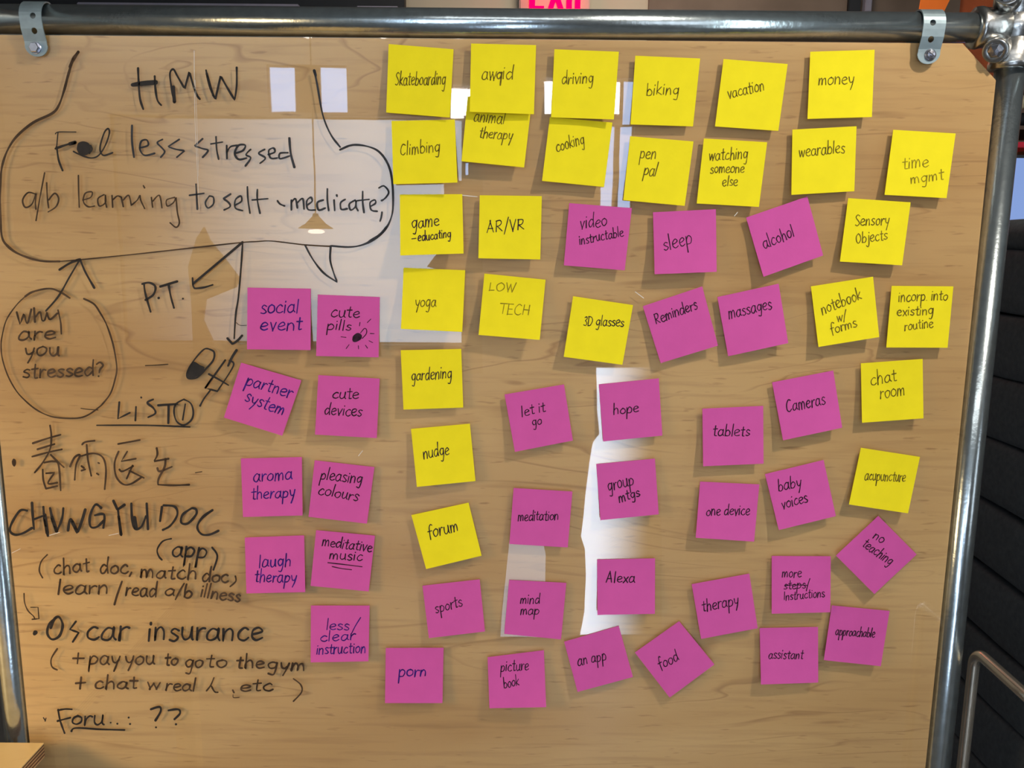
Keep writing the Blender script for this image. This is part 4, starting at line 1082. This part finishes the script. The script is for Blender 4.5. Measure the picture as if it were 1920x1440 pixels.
letter('letter_e', [(993, -48, 1003, 20), (1003, -48, 1020, -38), (1003, -18, 1018, -9), (1003, 11, 1020, 20)])
letter('letter_x', [], [[(1026, -48), (1036, -48), (1058, 20), (1048, 20)], [(1048, -48), (1058, -48), (1036, 20), (1026, 20)]])
letter('letter_i', [(1063, -48, 1072, 20)])
letter('letter_t', [(1079, -39, 1088, 20), (1074, -48, 1093, -39)])
l = bpy.data.lights.new('exit_glow', 'POINT'); l.energy = 1.6; l.color = (1, 0.02, 0.05); l.shadow_soft_size = 0.05
lo = bpy.data.objects.new('exit_glow', l); COL.objects.link(lo); lo.location = (EX.x, 2.85, EX.z)

# small dark fixture and orange banner
a = wrect(1607, -80, 1641, 22, 2.9)
fx = empty('wall_bracket', ((a[0] + a[2]) / 2, 2.97, (a[1] + a[3]) / 2)); tag(fx, 'small dark bracket on the brown wall left of the orange banner', 'bracket'); FX = fx.location.copy()
bxo('plate', Vector((a[0], 2.955, a[1])) - FX, Vector((a[0] + (a[2] - a[0]) * .55, 2.98, a[3])) - FX, M['black'], fx, 0.003)
bxo('latch', Vector((a[0] + (a[2] - a[0]) * .7, 2.94, a[1] + .01)) - FX, Vector((a[2], 2.98, a[3])) - FX, M['lilac'], fx, 0.003)
bm = bmesh.new()
vs = [un(*p, 2.2) for p in [(1748, -120), (1840, -120), (1768, 26), (1722, 26)]]
f = [bm.verts.new(v) for v in vs]; k = [bm.verts.new(v + Vector((0, .004, 0))) for v in vs]
bm.faces.new(f); bm.faces.new(list(reversed(k)))
for i in range(4): bm.faces.new((f[i], k[i], k[(i + 1) % 4], f[(i + 1) % 4]))
bmesh.ops.recalc_face_normals(bm, faces=bm.faces)
o = link('banner', bm, M['orange']); put(o, vs[0]); tag(o, 'bright orange slanting strip hanging behind the right strap', 'banner')

# shelf with small things, monitor, red folder: seen right of the upright
a = wrect(1888, 268, 2060, 277, 2.5)
sh = bxo('wall_shelf', (a[0], 2.5, a[1]), (a[2], 2.98, a[3] + .01), M['brown'], None, 0.003); put(sh, (a[0], 2.7, a[1])); tag(sh, 'dark shelf just right of the upright pipe', 'shelf')
a = wrect(1899, 266, 1960, 277, 2.3)
o = bxo('folder', (a[0], 2.3, a[1]), (a[2], 2.498, a[3]), M['red'], None, 0.002); put(o, (a[0], 2.35, a[1])); tag(o, 'red strip at the front of the shelf beside the upright', 'folder')
zs = un(1900, 268, 2.6).z + 0.014
for i, (px, py0, py1, mt, lab, prof) in enumerate([
        (1914, 136, 162, 'cream', 'cream rounded pot on the shelf, uppermost beside the upright', 0), (1912, 178, 205, 'cream', 'cream cup below the uppermost pot beside the upright', 0),
        (1914, 208, 236, 'black', 'dark round pot beside the upright, under the cream cup', 0)]):
    a = wrect(px - 16, py0, px + 16, py1, 2.6)
    r = (a[2] - a[0]) / 2; h = a[3] - a[1]
    bm = bmesh.new(); lathe(bm, ((a[0] + a[2]) / 2, 2.625, a[1]), (0, 0, 1), [(0, r * .6), (h * .15, r * .85), (h * .5, r), (h * .85, r * .85), (h, r * .7)], 20)
    o = link('pot', bm, M[mt], None, True); put(o, ((a[0] + a[2]) / 2, 2.625, a[1])); tag(o, lab, 'pot')
    s2 = bxo('wall_shelf', (a[0] - 0.03, 2.585, a[1] - .016), (a[2] + .3, 2.98, a[1] - .001), M['brown']); put(s2, (a[0], 2.8, a[1] - .016))
    tag(s2, ['dark shelf under the uppermost cream pot', 'dark shelf under the cream cup', 'dark shelf under the dark round pot'][i], 'shelf')
a = wrect(1868, 296, 2080, 449, 1.5)
mo = empty('monitor', ((a[0] + a[2]) / 2, 1.55, a[1])); tag(mo, 'glowing blue-white screen behind the right upright pipe', 'monitor'); MO = mo.location.copy()
bxo('monitor_case', Vector((a[0] - .01, 1.508, a[1] - .01)) - MO, Vector((a[2] + .01, 1.55, a[3] + .01)) - MO, M['black'], mo, 0.004)
bxo('display', Vector((a[0], 1.50, a[1])) - MO, Vector((a[2], 1.507, a[3])) - MO, M['screen'], mo)
bxo('stand', Vector(((a[0] + a[2]) / 2 - .03, 1.55, 0.76)) - MO, Vector(((a[0] + a[2]) / 2 + .03, 1.57, a[3] - .1)) - MO, M['black'], mo, 0.004)
bxo('stand_foot', Vector(((a[0] + a[2]) / 2 - .12, 1.46, 0.742)) - MO, Vector(((a[0] + a[2]) / 2 + .12, 1.66, 0.762)) - MO, M['black'], mo, 0.004)
dk = empty('desk', (a[0] + .3, 1.6, 0)); tag(dk, 'dark desk under the glowing screen', 'desk'); DK = dk.location.copy()
bxo('desk_top', Vector((a[0] - .2, 1.3, .71)) - DK, Vector((a[0] + 1.2, 1.95, .741)) - DK, M['brown'], dk, .004)
for x, y in ((a[0] - .18, 1.32), (a[0] + 1.14, 1.32), (a[0] - .18, 1.89), (a[0] + 1.14, 1.89)):
    bxo('leg', Vector((x, y, 0)) - DK, Vector((x + .04, y + .04, .71)) - DK, M['black'], dk, .002)

# unseen glowing shapes added low behind the camera for the sheet to mirror
def glow_shape(name, poly, dist, mt, label):
    pts = []
    for px, py in poly:
        p = un(px, py, dist); pts.append((p.x, max(p.z, 0.02)))
    o = slab(name, pts, -dist, -dist - 0.012, mt)
    put(o, (pts[0][0], -dist, pts[0][1])); tag(o, label, 'light panel')
    return o


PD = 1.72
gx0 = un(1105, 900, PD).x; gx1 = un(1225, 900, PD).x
M['frost'] = grad_emat('frosted_lit_panel', gx0, gx1, 14, 0.0, (0.66, 0.8, 1))  # glow fades to the right within the added shape
glow_shape('light_panel', [(1119, 690), (1120, 770), (1124, 815), (1112, 832), (1105, 870), (1098, 930), (1090, 1008), (1097, 1030), (1099, 1080), (1096, 1150), (1088, 1190), (1240, 1190), (1240, 690)][::1], PD, M['frost'],
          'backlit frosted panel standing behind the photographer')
glow_shape('light_panel', [(955, 1020), (951, 1060), (942, 1150), (938, 1215), (1030, 1215), (1022, 1100), (1023, 1040), (1018, 1020)], PD, emat('frosted_narrow', (0.60, 0.75, 1), 4.6),
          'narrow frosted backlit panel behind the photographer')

def dark(name, poly, dist, mt, label, cat):  # unseen shapes added to block part of the mirrored window glow
    pts = [(un(px, py, dist).x, max(un(px, py, dist).z, 0.02)) for px, py in poly]
    o = slab(name, pts, -dist, -dist - 0.03, mt); put(o, (pts[0][0], -dist, pts[0][1])); tag(o, label, cat)


dark('curtain', [(362, 640), (358, 560), (352, 500), (368, 445), (380, 425), (393, 450), (418, 480), (450, 522), (442, 540), (385, 562), (380, 600), (402, 648), (362, 660)], 5.05, M['brown'],
     'brown gathered curtain hanging at the left of the pale blind, behind the photographer', 'curtain')
dark('curtain', [(905, 338), (905, 700), (872, 700), (872, 520), (800, 500), (818, 476), (832, 440), (832, 338)], 5.05, M['brown'],
     'brown curtain hanging at the right edge of the pale blind, behind the photographer', 'curtain')

# ceiling lamps mirrored at the top edge of the sheet, and a pendant
for i, px in enumerate((578, 718, 860, 1000)):
    p = un(px, 68, 4.6)
    rt_ = empty('ceiling_lamp', (p.x, -4.6, p.z)); tag(rt_, ['leftmost small round lamp', 'second small round lamp from the left', 'third small round lamp from the left', 'rightmost small round lamp'][i] + ' in the row behind the photographer', 'lamp', 'row of small round lamps behind the photographer')
    bm = bmesh.new(); lathe(bm, (0, 0, 0.012), (0, 0, -1), [(0, .012), (.004, .026), (.02, .026), (.026, .012)], 20); link('bulb', bm, M['lamp'], rt_, True)
    bm = bmesh.new(); cyl(bm, (0, 0, 0.012), (0, 0, CEIL - p.z), 0.004, seg=8); link('rod', bm, M['black'], rt_)
p = un(593, 434, 2.4)
pl = empty('pendant_lamp', (p.x, -2.4, p.z)); tag(pl, 'pendant lamp with glowing bulb behind the photographer', 'lamp')
bm = bmesh.new(); lathe(bm, (0, 0, 0.010), (0, 0, -1), [(0, .006), (.004, .028), (.012, .034), (.018, .02)], 24); link('bulb', bm, M['lamp'], pl, True)
bm = bmesh.new(); lathe(bm, (0, 0, 0.011), (0, 0, 1), [(0, .07), (.004, .066), (.02, .04), (.05, .012), (.06, .01)], 28); link('lamp_shade', bm, M['cream'], pl, True)
bm = bmesh.new(); cyl(bm, (0, 0, 0.07), (0, 0, CEIL - p.z), 0.003, seg=8); link('cord', bm, M['black'], pl)
